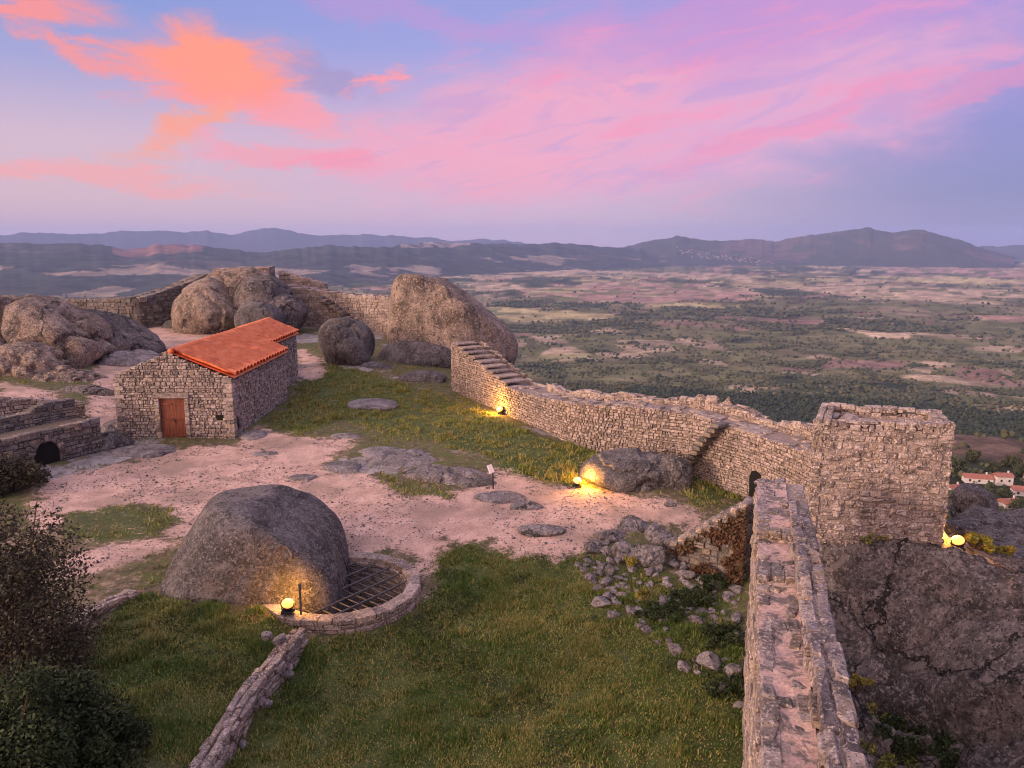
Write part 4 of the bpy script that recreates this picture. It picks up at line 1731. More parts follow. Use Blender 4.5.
face_stones(m, Path([(CX1, HY2), (CX0, HY2)]), .0, 1, lambda s: ZB, lambda s: ZC - .03, .2, .28, depth=.3)
face_stones(m, Path([(HX1, HY1), (CX1 - .1, HY1)]), .0, 1, lambda s: ZB, lambda s: ZE + .2, .2, .28, depth=.3)


def prism(mb, x0, x1, y0, y1, zb, ze, zr, mat):
    V = []
    for y in (y0, y1):
        V += [(x0, y, zb), (x1, y, zb), (x1, y, ze), ((x0 + x1) / 2, y, zr), (x0, y, ze)]
    mb.add(V, [(0, 1, 6, 5), (1, 2, 7, 6), (2, 3, 8, 7), (3, 4, 9, 8), (4, 0, 5, 9), (0, 4, 2, 1), (5, 6, 7, 9)], [(4, 3, 2), (7, 8, 9)], mat=mat)


prism(m, HX0 + .08, HX1 - .08, HY0 + .08, HY1 - .08, ZB - .3, ZE - .12, ZR - .13, 1)
prism(m, CX0 + .08, CX1 - .08, HY1 - .3, HY2 - .08, ZB - .3, ZC - .12, ZR - .14, 1)
wall_o = m.build('wall', [M['stone_house'], M['mortar']], house)
# squared corner stones
for (x, y) in ((HX0, HY0), (HX1, HY0)):
    m = MB()
    z = ZB
    k = 0
    while z < ZE - .1:
        h = min(random.uniform(.17, .26), ZE - z - .04)
        a, b = (.22, .14) if k % 2 else (.14, .22)
        sx = 1 if x == HX0 else -1
        put_stones(m, [(x + sx * (a - .045), y + b - .045, z + h / 2)], [((1, 0, 0), (0, 1, 0), (0, 0, 1))], [(a, b, h / 2 - .012)], bev=.12, jit=.03)
        z += h
        k += 1
    m.build('quoin', [M['stone_house'], M['mortar']], wall_o)
# tiled roof: real corrugation and tile courses


def tile_slope(mb, y0, y1, xr, xe, zr, ze):
    ncol = max(4, int(round((y1 - y0) / .50)))
    U = np.linspace(y0, y1, ncol * 14 + 1)
    nr = 12
    Vv = []
    fr = []
    for k in range(nr):
        fr += [k / nr, (k + .98) / nr]
    fr = np.array(fr)
    lift = np.tile([0.0, .028], nr)
    UU, FF = np.meshgrid(U, fr, indexing='ij')
    LL = np.broadcast_to(lift, UU.shape)
    ph = (UU - y0) / (y1 - y0) * ncol * 2 * np.pi
    cor = np.abs(np.cos(ph / 2)) ** .35 * .20
    jitr = fbm(xyz((np.floor(ph / 2 / np.pi) * 3.1).ravel(), (np.floor(FF * nr) * 2.7).ravel()), 1, 1, 12).reshape(UU.shape) * .022
    X = xr + (xe - xr) * FF
    Zz = zr + (ze - zr) * FF + cor + LL + jitr
    n1 = len(fr)
    q = (np.arange(len(U) - 1)[:, None] * n1 + np.arange(n1 - 1)[None]).ravel()
    mb.add(np.c_[X.ravel(), UU.ravel(), Zz.ravel()], np.c_[q, q + n1, q + n1 + 1, q + 1])
    # underside
    mb.add([(xr, y0, zr - .03), (xr, y1, zr - .03), (xe, y1, ze - .03), (xe, y0, ze - .03)], [(0, 1, 2, 3)])


m = MB()
ov = .16
sl = (ZR - ZE) / ((HX1 - HX0) / 2)
tile_slope(m, HY0 + .03, HY1 + .12, RX, HX1 + ov, ZR + .04, ZE - ov * sl + .04)
tile_slope(m, HY1 + .12, HY2 + .12, RX, CX1 + ov, ZR + .035, ZC - ov * sl + .035)
tile_slope(m, HY0 + .3, HY1 + .12, RX, HX0 + .06, ZR - .08, ZE - .16)
tile_slope(m, HY1 + .12, HY2 + .12, RX, CX0 - ov, ZR + .035, ZC - ov * sl + .035)
roof = m.build('roof', M['tiles'], house, smooth=True)
m = MB()
y = HY0 + .03
while y < HY2 + .1:
    m.tube([(RX, y, ZR + .07), (RX, y + .44, ZR + .085)], [.13, .115], 10)
    y += .42
m.build('ridge_tiles', M['tiles'], roof, smooth=True)
# door: two leaves of planks in a stone surround
m = MB()
for i in range(2):
    for k in range(4):
        w = (DX1 - DX0) / 8
        x = DX0 + (i * 4 + k + .5) * w
        m.box((x, HY0 + .1 + .006 * (k % 2), (ZB + .45 + DZ1) / 2), (w / 2 - .006, .03, (DZ1 - ZB - .45) / 2))
    xm = DX0 + (i + .5) * (DX1 - DX0) / 2
    for z in (1.0, 1.75, 2.5):
        m.box((xm, HY0 + .06, z), ((DX1 - DX0) / 4 - .03, .02, .05))
door = m.build('door', M['door'], house)
m = MB()
m.box(((DX0 + DX1) / 2 + .06, HY0 + .05, 1.7), (.015, .03, .09))
m.build('handle', M['black'], door)
m = MB()
put_stones(m, [((DX0 + DX1) / 2, HY0 + .1, DZ1 + .12)], [((1, 0, 0), (0, 1, 0), (0, 0, 1))], [((DX1 - DX0) / 2 + .24, .18, .12)], bev=.15, jit=.03)
for x in (DX0 - .1, DX1 + .1):
    z = .6
    while z < DZ1 - .1:
        h = min(random.uniform(.35, .6), DZ1 - z)
        put_stones(m, [(x, HY0 + .1, z + h / 2)], [((1, 0, 0), (0, 1, 0), (0, 0, 1))], [(.105, .17, h / 2 - .01)], bev=.15, jit=.03)
        z += h
m.build('door_surround', [M['stone_pink']], house)
m = MB()
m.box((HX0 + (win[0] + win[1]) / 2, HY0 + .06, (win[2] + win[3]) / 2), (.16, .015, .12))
m.build('window_shade_panel', M['hole_shade'], house)  # near-black slab standing in for the shade inside the window
m = MB()
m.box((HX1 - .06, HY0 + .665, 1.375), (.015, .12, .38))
m.build('slit_shade_panel', M['hole_shade'], house)  # thin near-black slab, the slit's inner shade as colour

# ---------------------------------------------------------- ramp and bridge at the left edge
b0, b1 = W(-40, 492, .5)[:2], W(104, 452, .7)[:2]
bp = Path([b0, b1])
btop = lambda s: 2.05 + .1 * s / bp.L
br = empty('arched_bridge', (*bp.at(bp.L / 2), .6))
tag(br, 'dark stone bridge with a round archway and low parapets beside the house', 'bridge')
m = MB()
sa = None
best = 1e9
for s in np.linspace(0, bp.L, 200):
    p = bp.at(s)
    # photo column of this point
    col = 512 + FPX * p[0] / (p[1] * math.cos(PITCH) + (10 - .7) * math.sin(PITCH))
    if abs(col - 49) < best:
        best, sa = abs(col - 49), s
gb = ground_fn(bp, .0)
AR = .52
face_stones(m, bp, .0, 1, lambda s: gb(s), btop, .2, .34, depth=.3, holes=[(sa - AR, sa + AR, -1, 1.75)], rough=.04)
core(m, bp, -2.2, -.08, lambda s: .2, btop, .0, .06)
cap_stones(m, bp, -.3, .06, lambda s: btop(s) + .1, sw=.6, nw=1, h=.1, lift=.02)
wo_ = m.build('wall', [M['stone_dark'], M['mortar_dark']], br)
t_, n_ = bp.frame(sa)
T3, N3 = np.array([*t_, 0]), np.array([*n_, 0])
C0 = np.array([*bp.at(sa), 0.0])
m = MB()
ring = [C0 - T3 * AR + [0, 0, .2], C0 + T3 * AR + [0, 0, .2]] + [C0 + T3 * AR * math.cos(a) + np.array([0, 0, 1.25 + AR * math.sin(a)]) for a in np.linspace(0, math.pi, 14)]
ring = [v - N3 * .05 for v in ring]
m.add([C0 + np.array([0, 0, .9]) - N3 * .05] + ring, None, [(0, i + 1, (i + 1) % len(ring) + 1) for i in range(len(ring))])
m.build('arch_shade_panel', M['hole_shade'], br)  # flat panel, the shade under the arch put in as black colour
m = MB()
Cc, Aa, Hh = [], [], []
for a in np.linspace(.1, math.pi - .1, 11):
    rad = T3 * math.cos(a) + np.array([0, 0, math.sin(a)])
    tan = -T3 * math.sin(a) + np.array([0, 0, math.cos(a)])
    Cc.append(C0 + rad * (AR + .1) + np.array([0, 0, 1.25]) - N3 * .08)
    Aa.append((tan, rad, N3))
    Hh.append((.085, .14, .12))
put_stones(m, Cc, Aa, Hh)
m.build('arch_ring', [M['stone_dark']], br)
m = MB()
fp = Path(offset_path([b0, b1], -2.1))
f2 = lambda s: btop(s) + .55
s0_ = fp.L * .52
f3 = lambda s: f2(s) + (.28 if s > fp.L * .72 else 0)
face_stones(m, fp, .25, 1, lambda s: btop(s) - .5, f3, .2, .4)
face_stones(m, fp, .25, -1, lambda s: btop(s) - 1, f3, .2, .4)
core(m, fp, -.25, .25, lambda s: btop(s) - .5, f3, .05, .05)
cap_stones(m, fp, -.26, .26, f3, sw=.6, nw=1, h=.08)
m.build('parapet', [M['stone_dark'], M['mortar_dark']], br)

# upper rubble bank behind the bridge
rubble_wall('terrace_wall', [W(-40, 424, 1.7)[:2], W(30, 414, 1.8)[:2], W(84, 408, 1.8)[:2]], .7, [2.9, 2.6, 2.1],
            'crumbling rust coloured terrace wall behind the arched bridge', 'wall', sh=.22, sw=.3, rough=.09, skip=.12, mats=[M['stone'], M['mortar_dark']], cap_skip=.3)

# ---------------------------------------------------------- far walls of the castle
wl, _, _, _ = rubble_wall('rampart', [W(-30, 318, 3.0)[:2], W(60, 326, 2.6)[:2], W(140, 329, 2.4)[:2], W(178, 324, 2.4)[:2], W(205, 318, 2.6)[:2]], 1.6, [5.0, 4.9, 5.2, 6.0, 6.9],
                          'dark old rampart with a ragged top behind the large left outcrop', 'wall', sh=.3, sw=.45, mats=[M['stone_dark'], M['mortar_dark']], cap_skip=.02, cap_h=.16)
rr_, pth, tp, _ = rubble_wall('rampart', [W(262, 322, 2.4)[:2], W(300, 326, 2.2)[:2], W(350, 331, 1.9)[:2], W(402, 336, 1.7)[:2]], 1.8, [6.6, 5.9, 5.35, 5.2],
                              'lighter rampart between the ruined lookout and the tallest boulder, with a flight of steps', 'wall', sh=.3, sw=.45, mats=[M['stone_pink'], M['mortar']], cap_skip=.35, cap_h=.16)
m = MB()
for k in range(12):
    f = k / 11
    s = pth.L * (.50 + .30 * f)
    p = pth.at(s)
    t_, n_ = pth.frame(s)
    q = p + n_ * 1.25
    put_stones(m, [(*q, 5.0 - f * 2.7)], [((*t_, 0), (*n_, 0), (0, 0, 1))], [(.3, .5, .14)], bev=.3)
m.build('stair', [M['stone_dark']], rr_)
# ruined lookout on the boulder
lk = W(236, 271, 7.4) + (0, 2.0, 0)
rubble_wall('lookout', [lk[:2] + (-2.6, 0), lk[:2] + (2.6, .4)], 2.4, [7.55, 7.7], 'flat topped ruined lookout of rough blocks on the warm boulder pile', 'ruin', sh=.35, sw=.6,
            zbase=lambda s: 5.6, mats=[M['stone_pink'], M['mortar']], rough=.08)
rubble_wall('broken_wall', [lk[:2] + (3.2, 1.0), lk[:2] + (7.5, .8)], 1.2, [7.3, 6.1], 'stump of broken wall stepping down from the lookout', 'ruin', sh=.35, sw=.6,
            zbase=lambda s: 5.0, mats=[M['stone_pink'], M['mortar']], rough=.1)

# ---------------------------------------------------------- small terrace walls
rt, _, _, _ = rubble_wall('retaining_wall', [TERR_A + (.16, .55), (TERR_A * .55 + TERR_B * .45) + (-.12, 0), TERR_B, TERR_B + (TERR_B - TERR_A) * .35], .4,
                          [-.02, -.08, -.16, -.2], 'low dry stone retaining wall running down from the well', 'wall', sh=.16, sw=.3, rough=.06, zbase=lambda s: -1.3, cap_skip=.05, cap_h=.09, jit=.14)
rubble_wall('terrace_edging', [W(48, 652, .25)[:2], W(84, 618, .25)[:2], W(132, 594, .2)[:2]], .4, [.5, .42, .3], 'short curved edging of flat stones at the back of the grass terrace', 'wall',
            sh=.14, sw=.3, rough=.06, cap_h=.06, jit=.14)

# ---------------------------------------------------------- round well with grille
well = empty('round_well', (*WELL, -.3))
tag(well, 'round stone well mouth covered by an iron grille against the big boulder', 'well')
th = np.linspace(0, 2 * math.pi, 73)
wpts = [WELL + WELL_R * np.array((math.cos(a), math.sin(a))) for a in th]
wp = Path(wpts)
WZ = -.10
m = MB()
wb = lambda s: -1.0
face_stones(m, wp, .0, 1, wb, lambda s: WZ - .1, .17, .32, depth=.2, rough=.02)
face_stones(m, wp, -.4, 1, lambda s: -1.9, lambda s: WZ - .1, .17, .32, depth=.06, rough=.01)
core(m, wp, -.4, -.03, lambda s: -1.2, lambda s: WZ - .06, .02, .02, step=.2)
kerb = m.build('kerb', [M['stone'], M['mortar']], well)
m = MB()
cap_stones(m, wp, -.44, .05, lambda s: WZ + .03, sw=.62, nw=1, h=.075, lift=.0, jit=.05)
m.build('coping', [M['stone'], M['mortar']], kerb)
m = MB()
ga = math.radians(52)
GU, GV = np.array((math.cos(ga), math.sin(ga))), np.array((-math.sin(ga), math.cos(ga)))
Ri = WELL_R - .38


def bar(d, u, v, z, r):
    if abs(d) >= Ri:
        return
    h = math.sqrt(Ri * Ri - d * d)
    a, b = WELL + v * d - u * h, WELL + v * d + u * h
    m.tube([(*a, z), (*b, z)], r, 6)


for d in np.arange(-1.75, 1.8, .58):
    bar(d, GU, GV, -.22, .028)
for d in np.arange(-1.8, 1.85, .30):
    bar(d, GV, GU, -.26, .02)
m.build('grille', M['iron'], well)
m = MB()
th2 = np.linspace(0, 2 * math.pi, 40, endpoint=False)
m.add([(*WELL, -1.75)] + [(*(WELL + (WELL_R - .2) * np.array((math.cos(a), math.sin(a)))), -1.75) for a in th2], None, [(0, i + 1, (i + 1) % 40 + 1) for i in range(40)])
m.build('pit_floor', M['mortar_dark'], well)

# =====================================================================
# ROCKS
# =====================================================================
bmi = bmesh.new()
bmesh.ops.create_icosphere(bmi, subdivisions=6, radius=1)
B6V = np.array([v.co[:] for v in bmi.verts])
B6T = np.array([[v.index for v in f.verts] for f in bmi.faces])
bmi.free()
bmi = bmesh.new()
bmesh.ops.create_icosphere(bmi, subdivisions=4, radius=1)
B4V = np.array([v.co[:] for v in bmi.verts])
B4T = np.array([[v.index for v in f.verts] for f in bmi.faces])
bmi.free()


def rock_mesh(mb, c, rad, planes=(), seed=0, amp=.09, crack=.05, p=7, rz=0.0, fine=True, nrand=9, rmin=.8):
    """rounded boulder: an ellipsoid cut by soft planes, roughened by noise. planes: (nx, ny, nz, d) in metres"""
    D = B6V if fine else B4V
    T = B6T if fine else B4T
    rng = np.random.default_rng(seed + 900)
    rad = np.asarray(rad, float)
    cr, sr = math.cos(rz), math.sin(rz)
    Dl = np.c_[D[:, 0] * cr + D[:, 1] * sr, -D[:, 0] * sr + D[:, 1] * cr, D[:, 2]]
    inv = (np.sqrt(((Dl / rad) ** 2).sum(1))) ** p
    for k in range(nrand):
        n = rng.normal(0, 1, 3)
        n /= np.linalg.norm(n)
        d = np.sqrt(((n * rad) ** 2).sum()) * rng.uniform(rmin, .98)
        inv = inv + (np.maximum(Dl @ n, 0) / d) ** p
    for (a, b, c_, d) in planes:
        n = np.array((a, b, c_), float)
        n /= np.linalg.norm(n)
        inv = inv + (np.maximum(D @ n, 0) / d) ** p
    r = inv ** (-1 / p)
    P = D * r[:, None]
    s = float(rad.mean())
    q = P / s + seed * 3.3
    disp = fbm(q, 1.3, 5, seed) * amp * s + fbm(q, 6, 4, seed + 3) * amp * .22 * s
    f1 = fbm(q * [1.0, 1.0, .55], 1.0, 4, seed + 7)
    rid = np.clip(1 - np.abs(f1) * 16, 0, 1) + .6 * np.clip(1 - np.abs(f1) * 4.5, 0, 1) ** 2
    disp = disp - rid * crack * .8 * s + np.where(f1 > 0, 1, -1) * sstep(np.abs(f1), 0, .05) * crack * .35 * s
    P = P + D * disp[:, None]
    mb.add(P + np.asarray(c, float), None, T)


def boulder(c, rad, label, mat='granite', name='boulder', group=None, cat='boulder', **kw):
    m = MB()
    rock_mesh(m, (0, 0, 0), rad, **kw)
    o = m.build(name, M[mat], smooth=True)
    o.location = [float(a) for a in c]
    return tag(o, label, cat, group)


# the big dark boulder by the well: steep on the left, long slope to the right
boulder((-7.85, 22.45, .1), (3.5, 2.9, 3.0), 'big dark grey domed boulder beside the well, with a carved ring on its side', 'granite', seed=4, amp=.045, crack=.02, nrand=0, p=13,
        planes=[(-.86, -.15, .50, 2.30), (.58, -.1, .81, 2.10), (.1, -1, .25, 2.15), (1, .1, .1, 2.65), (-.10, .1, 1, 2.38), (.35, -.8, .55, 2.35), (-.5, -.7, .5, 2.5)])
# carved ring on its face
m = MB()
rc = W(276, 541, 1.75)
bc = np.array((-7.85, 22.45, .1))
dv = rc - CAM
dv /= np.linalg.norm(dv)
bobj = [o for o in bpy.data.objects if o.name == 'boulder'][0]
bv = np.array([v.co[:] for v in bobj.data.vertices]) + bc
dd = np.linalg.norm(np.cross(bv - CAM, dv), axis=1)
near_v = bv[dd < .5]
hit = near_v[np.argmin(near_v @ dv)]
nrm = hit - (bc + [0, 0, .3])
nrm /= np.linalg.norm(nrm)
ua = np.cross((0, 0, 1), nrm)
ua /= np.linalg.norm(ua)
va = np.cross(nrm, ua)
rp_ = []
for a in np.linspace(-.5, 4.2, 22):
    q = hit + ua * .24 * math.cos(a) + va * .34 * math.sin(a)
    dl = (q - bc) / np.linalg.norm(q - bc)
    k = np.argmax((bv - bc) @ dl / np.linalg.norm(bv - bc, axis=1))
    rp_.append(q * .0 + bc + dl * (np.linalg.norm(bv[k] - bc) + .0))
m.tube(rp_, .05, 8)
cr_o = m.build('carved_ring', M['granite'], None, smooth=True)
cr_o.parent = bobj
cr_o.location = [-float(a) for a in bc]

# left outcrop
g = G(50, 384)
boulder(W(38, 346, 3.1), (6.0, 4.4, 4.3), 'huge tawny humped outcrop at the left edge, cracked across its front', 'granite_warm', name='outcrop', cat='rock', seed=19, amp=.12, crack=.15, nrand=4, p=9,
        planes=[(.58, -.1, .81, 3.3), (.1, -1, .5, 3.5), (-.1, 0, 1, 3.8)])
boulder(W(108, 345, 2.7), (4.2, 3.4, 2.9), 'dark rounded hump leaning behind the huge tawny outcrop', 'granite_dark', name='outcrop', cat='rock', seed=12, amp=.13, crack=.10, nrand=8, p=11,
        planes=[(.5, -.1, .85, 1.9)])
boulder(W(18, 372, 2.1), (3.0, 2.4, 2.0), 'low warm brown hump at the foot of the huge tawny outcrop', 'granite_warm', name='outcrop', cat='rock', seed=13, amp=.16, crack=.14, nrand=9, p=12)
boulder(W(62, 384, 1.5), (2.8, 1.6, .95), 'long low slab in front of the tawny outcrop', 'granite_warm', name='outcrop', cat='rock', seed=14, amp=.18, crack=.12, nrand=9, p=12)
boulder(W(128, 362, 1.9), (2.7, 2.2, .8), 'flat grey slab at the right foot of the dark hump', 'granite_slab', name='outcrop', cat='rock', seed=15, amp=.12, crack=.06, nrand=5)
boulder(W(86, 396, 1.35), (1.9, .9, .6), 'dark low rock ribs above the arched bridge', 'granite_dark', name='outcrop', cat='rock', seed=16, amp=.16, crack=.06, nrand=5)
# boulders under the lookout
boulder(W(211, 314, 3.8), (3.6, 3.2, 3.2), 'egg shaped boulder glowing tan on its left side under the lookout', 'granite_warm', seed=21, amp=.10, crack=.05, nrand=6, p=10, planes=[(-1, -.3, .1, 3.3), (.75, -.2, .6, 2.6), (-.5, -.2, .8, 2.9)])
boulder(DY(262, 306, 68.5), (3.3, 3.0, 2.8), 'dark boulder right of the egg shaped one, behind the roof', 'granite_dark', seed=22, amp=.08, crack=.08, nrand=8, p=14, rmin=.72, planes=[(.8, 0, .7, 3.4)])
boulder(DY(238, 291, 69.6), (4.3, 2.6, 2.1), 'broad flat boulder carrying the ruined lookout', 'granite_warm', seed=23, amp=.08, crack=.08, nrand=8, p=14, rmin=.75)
boulder(DY(258, 321, 64.5), (2.2, 1.8, 1.6), 'smaller grey boulder peeping over the roof ridge', 'granite', seed=24, amp=.08, crack=.05, nrand=9, p=16, rmin=.68)
boulder(W(218, 330, 2.5), (1.7, 1.2, .9), 'small pale boulder at the foot of the egg shaped one', 'granite', seed=25, amp=.12, crack=.03, nrand=6)
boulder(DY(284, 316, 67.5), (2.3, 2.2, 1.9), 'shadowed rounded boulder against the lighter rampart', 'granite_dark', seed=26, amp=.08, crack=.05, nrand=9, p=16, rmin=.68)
boulder(W(178, 328, 2.4), (1.5, 1.0, .8), 'little stone lump below the left end of the egg shaped boulder', 'granite', seed=27, amp=.12, crack=.03, nrand=6)
# free standing boulder right of the house
boulder(W(346, 344, 3.05), (2.1, 1.9, 1.9), 'free standing round boulder right of the red roof', 'granite', seed=31, amp=.08, crack=.06, nrand=9, p=18, rmin=.7, planes=[(.4, -.6, .7, 1.6), (-.3, -1, .1, 1.7), (1, -.2, 0, 1.75)])
# tallest boulder
boulder(W(442, 342, 3.0) + (0, 3.4, 0), (5.6, 4.0, 6.4), 'tallest boulder, tawny in front with a smooth slope down to the right', 'granite_warm', seed=33, amp=.05, crack=.05, nrand=3, p=13,
        planes=[(-1, -.12, .10, 4.2), (.64, -.05, .77, 3.45), (-.1, -1, .12, 2.9), (.1, 0, 1, 4.4), (.5, -.9, .1, 3.3)])
boulder(W(414, 360, 1.6), (3.5, 1.5, 1.45), 'long smooth whaleback rock below the tallest boulder', 'granite', seed=34, amp=.06, crack=.02, nrand=3)
boulder(W(376, 371, 1.3), (1.9, 1.2, .62), 'low grey rock in the turf left of the end of the curtain wall', 'granite', seed=35, amp=.13, crack=.05, nrand=6)
boulder(W(424, 381, 1.2), (1.75, 1.1, .72), 'rounded pinkish rock at the foot of the end of the curtain wall', 'granite', seed=36, amp=.1, crack=.03, nrand=5)
boulder(W(345, 362, 1.5), (1.2, .8, .4), 'small flat rock under the free standing boulder', 'granite', seed=37, amp=.12, crack=.03, nrand=5)
# slabs in the yard
boulder(W(374, 405, 1.0), (1.75, 1.35, .26), 'smooth oval slab lying in the turf', 'granite_slab', name='slab', cat='rock', seed=41, amp=.07, crack=.02, nrand=4, rz=-.3)
boulder(W(398, 460, .40), (2.7, 1.9, .40), 'broad bare rock shelf in the middle of the path', 'granite_slab', name='slab', cat='rock', seed=42, amp=.12, crack=.07, nrand=8, rz=-.35)
boulder(W(440, 478, .35), (2.3, 1.0, .46), 'layered rock ledge just left of the info board', 'granite_slab', name='slab', cat='rock', seed=43, amp=.15, crack=.09, nrand=8, rz=-.2)
boulder(W(340, 468, .5), (1.1, .8, .22), 'dark flat slab set in sand left of the broad shelf', 'granite_slab', name='slab', cat='rock', seed=44, amp=.14, crack=.05, nrand=8, rz=-.3)
boulder(W(476, 486, .25), (.95, .55, .38), 'dark end block of the layered ledge', 'granite', name='slab', cat='rock', seed=45, amp=.16, crack=.05, nrand=7)
boulder(W(498, 499, .2), (1.3, .6, .26), 'low grey slab in front of the info board', 'granite_slab', name='slab', cat='rock', seed=46, amp=.15, crack=.05, nrand=8)
boulder(W(527, 508, .15), (.8, .45, .22), 'small slab on the sand right of the low grey one', 'granite_slab', name='slab', cat='rock', seed=47, amp=.15, crack=.05, nrand=8)
boulder(W(540, 531, .05), (.95, .5, .20), 'lone slab in the sand nearest the grass edge', 'granite_slab', name='slab', cat='rock', seed=48, amp=.15, crack=.04, nrand=8)
boulder(W(146, 453, .62), (1.95, 1.15, .32), 'flat pinkish slab before the house door', 'granite_slab', name='slab', cat='rock', seed=49, amp=.10, crack=.06, nrand=7)
boulder(W(112, 446, .75), (1.0, 1.1, .75), 'rough rock lumps between the bridge and the house', 'granite', name='slab', cat='rock', seed=50, amp=.2, crack=.1, nrand=8)
boulder(W(120, 430, 1.0), (.9, 1.4, .5), 'stepped pink rock at the left corner of the house', 'granite_slab', name='slab', cat='rock', seed=51, amp=.2, crack=.1, nrand=8)
boulder(W(253, 436, .8), (.75, .9, .2), 'grey slab at the right corner of the house', 'granite_slab', name='slab', cat='rock', seed=52, amp=.12, crack=.04, nrand=7)
boulder(W(266, 455, .6), (.8, .5, .16), 'worn slab sunk in the path below the house corner', 'granite_slab', name='slab', cat='rock', seed=53, amp=.16, crack=.04, nrand=7)
boulder(W(345, 437, .8), (.9, .5, .16), 'thin slab at the edge of the turf above the broad shelf', 'granite_slab', name='slab', cat='rock', seed=54, amp=.16, crack=.04, nrand=7)
boulder(W(302, 478, .45), (.7, .4, .12), 'small worn slab in the path above the big dark boulder', 'granite_slab', name='slab', cat='rock', seed=55, amp=.16, crack=.04, nrand=7)
# rock behind the path lamp
boulder(W(632, 477, .5), (2.35, 1.5, 1.15), 'long humped rock behind the path lamp', 'granite', name='outcrop', cat='rock', seed=61, amp=.08, crack=.08, nrand=9, p=16, rmin=.7, planes=[(0, -.4, 1, .95)])
boulder(W(672, 478, .5), (.95, .95, 1.05), 'short dark block at the right end of the humped rock', 'granite', name='outcrop', cat='rock', seed=62, amp=.08, crack=.06, nrand=9, p=18, rmin=.68)
boulder(W(670, 505, .15), (.28, .22, .2), 'small round pale stone on the sand by the cross wall', 'granite_slab', name='stone', cat='stone', seed=63, fine=False)
# tumbled heap at the left end of the stepped wall
heap = [(608, 538, 1.0, .75, .55), (634, 530, 1.1, .8, .75), (660, 538, .9, .7, .7), (622, 552, .7, .55, .5), (650, 556, .8, .6, .55), (676, 548, .7, .6, .6), (592, 548, .8, .5, .35)]
hl = ['leftmost broad rock of the tumbled heap by the cross wall', 'highest rock at the back of the tumbled heap', 'upright grey rock where the heap meets the cross wall',
      'small rock low in the middle of the tumbled heap', 'wedge of rock at the front of the tumbled heap', 'dark rock leaning on the foot of the stepped wall', 'flat outlying rock left of the tumbled heap']
for i, ((px, py, a, b, c), lb) in enumerate(zip(heap, hl)):
    boulder(W(px, py, -.15), (a * .72, b * .7, c * .72), lb, 'granite_slab', name='rock', cat='rock', group='tumbled heap by the cross wall', seed=70 + i, amp=.2, crack=.12, nrand=12, p=16, rmin=.62, rz=i * .8)

# loose stones fallen in the grass
small = []
for i in range(6):
    m = MB()
    r = np.random.default_rng(400 + i)
    A_ = np.eye(3)
    rock_mesh(m, (0, 0, 0), (1, .75, .6), seed=400 + i, amp=.16, crack=.0, fine=False, nrand=12, p=30, rmin=.58)
    o = m.build('fallen_stone', M['granite_slab'], smooth=False)
    small.append(o)
spots = [(584, 571), (590, 579), (598, 575), (606, 583), (612, 590), (600, 604), (614, 616), (578, 566), (622, 596), (630, 612), (597, 590), (640, 584), (648, 592), (632, 570),
         (616, 570), (655, 576), (640, 627), (646, 631), (656, 642), (675, 649), (683, 654), (683, 668), (672, 590), (690, 588), (700, 597), (716, 628), (728, 622), (734, 632),
         (697, 674), (709, 664), (733, 671), (722, 690), (738, 706), (610, 562), (604, 565), (625, 580), (660, 597), (588, 562), (668, 600), (645, 570), (712, 612), (735, 604), (586, 566), (594, 569), (602, 571), (611, 574), (619, 579), (627, 587), (636, 592), (643, 600), (607, 597), (593, 584), (617, 605), (650, 585), (658, 606), (666, 580), (682, 580), (690, 610), (700, 620), (628, 560), (638, 565), (694, 570), (706, 578), (720, 586), (665, 622), (650, 618)]
big = {(600, 604): .34, (614, 616): .30, (709, 664): .42, (733, 671): .34, (722, 690): .30, (683, 668): .26, (606, 583): .3, (590, 579): .28}
for i, (px, py) in enumerate(spots):
    p = G(px, py)
    o = small[i] if i < 6 else small[i % 6].copy()
    if i >= 6:
        COL.objects.link(o)
    s = big.get((px, py), random.uniform(.10, .23))
    o.location = (p[0], p[1], float(p[2]) + s * .1)
    o.scale = (s * random.uniform(.9, 1.3), s, s * random.uniform(.8, 1.1))
    o.rotation_euler = (random.uniform(-.25, .25), random.uniform(-.25, .25), random.uniform(0, 6.3))
    if (px, py) == (600, 604):
        lb = 'squarish hollowed block in the grass, largest of the strewn stones near the path'
    elif (px, py) == (709, 664):
        lb = 'largest square block in the grass beside the walkway wall'
    else:
        lb = 'loose grey granite stone strewn in the grass below the tumbled heap'
    tag(o, lb, 'stone', 'loose stones strewn in the grass')
rs = np.random.default_rng(55)
quad = gpoly([(580, 560), (600, 542), (650, 548), (690, 556), (742, 560), (742, 600), (690, 604), (640, 600), (612, 596)])
kk = 0
quad2 = gpoly([(590, 560), (742, 560), (742, 705), (715, 705), (670, 660), (620, 615)])
while kk < 150:
    qd = quad if kk < 90 else quad2
    x, y = rs.uniform(qd[:, 0].min(), qd[:, 0].max()), rs.uniform(qd[:, 1].min(), qd[:, 1].max())
    if not poly_in(qd, np.array([x]), np.array([y]))[0]:
        continue
    wx = (x - LA[0]) * wn[0] + (y - LA[1]) * wn[1]
    if wx > -.2:
        continue
    o = small[kk % 6].copy()
    COL.objects.link(o)
    s = float(rs.choice([.08, .11, .14, .17, .21, .27], p=[.25, .25, .2, .15, .1, .05]))
    o.location = (x, y, gzs(x, y) + s * .2)
    o.scale = (s * rs.uniform(.9, 1.5), s, s * rs.uniform(.7, 1.1))
    o.rotation_euler = (rs.uniform(-.3, .3), rs.uniform(-.3, .3), rs.uniform(0, 6.3))
    tag(o, 'loose grey granite stone strewn in the grass below the tumbled heap', 'stone', 'loose stones strewn in the grass')
    kk += 1
spots2 = [(266, 705), (240, 728), (243, 745), (288, 676), (250, 700), (212, 710), (228, 745)]
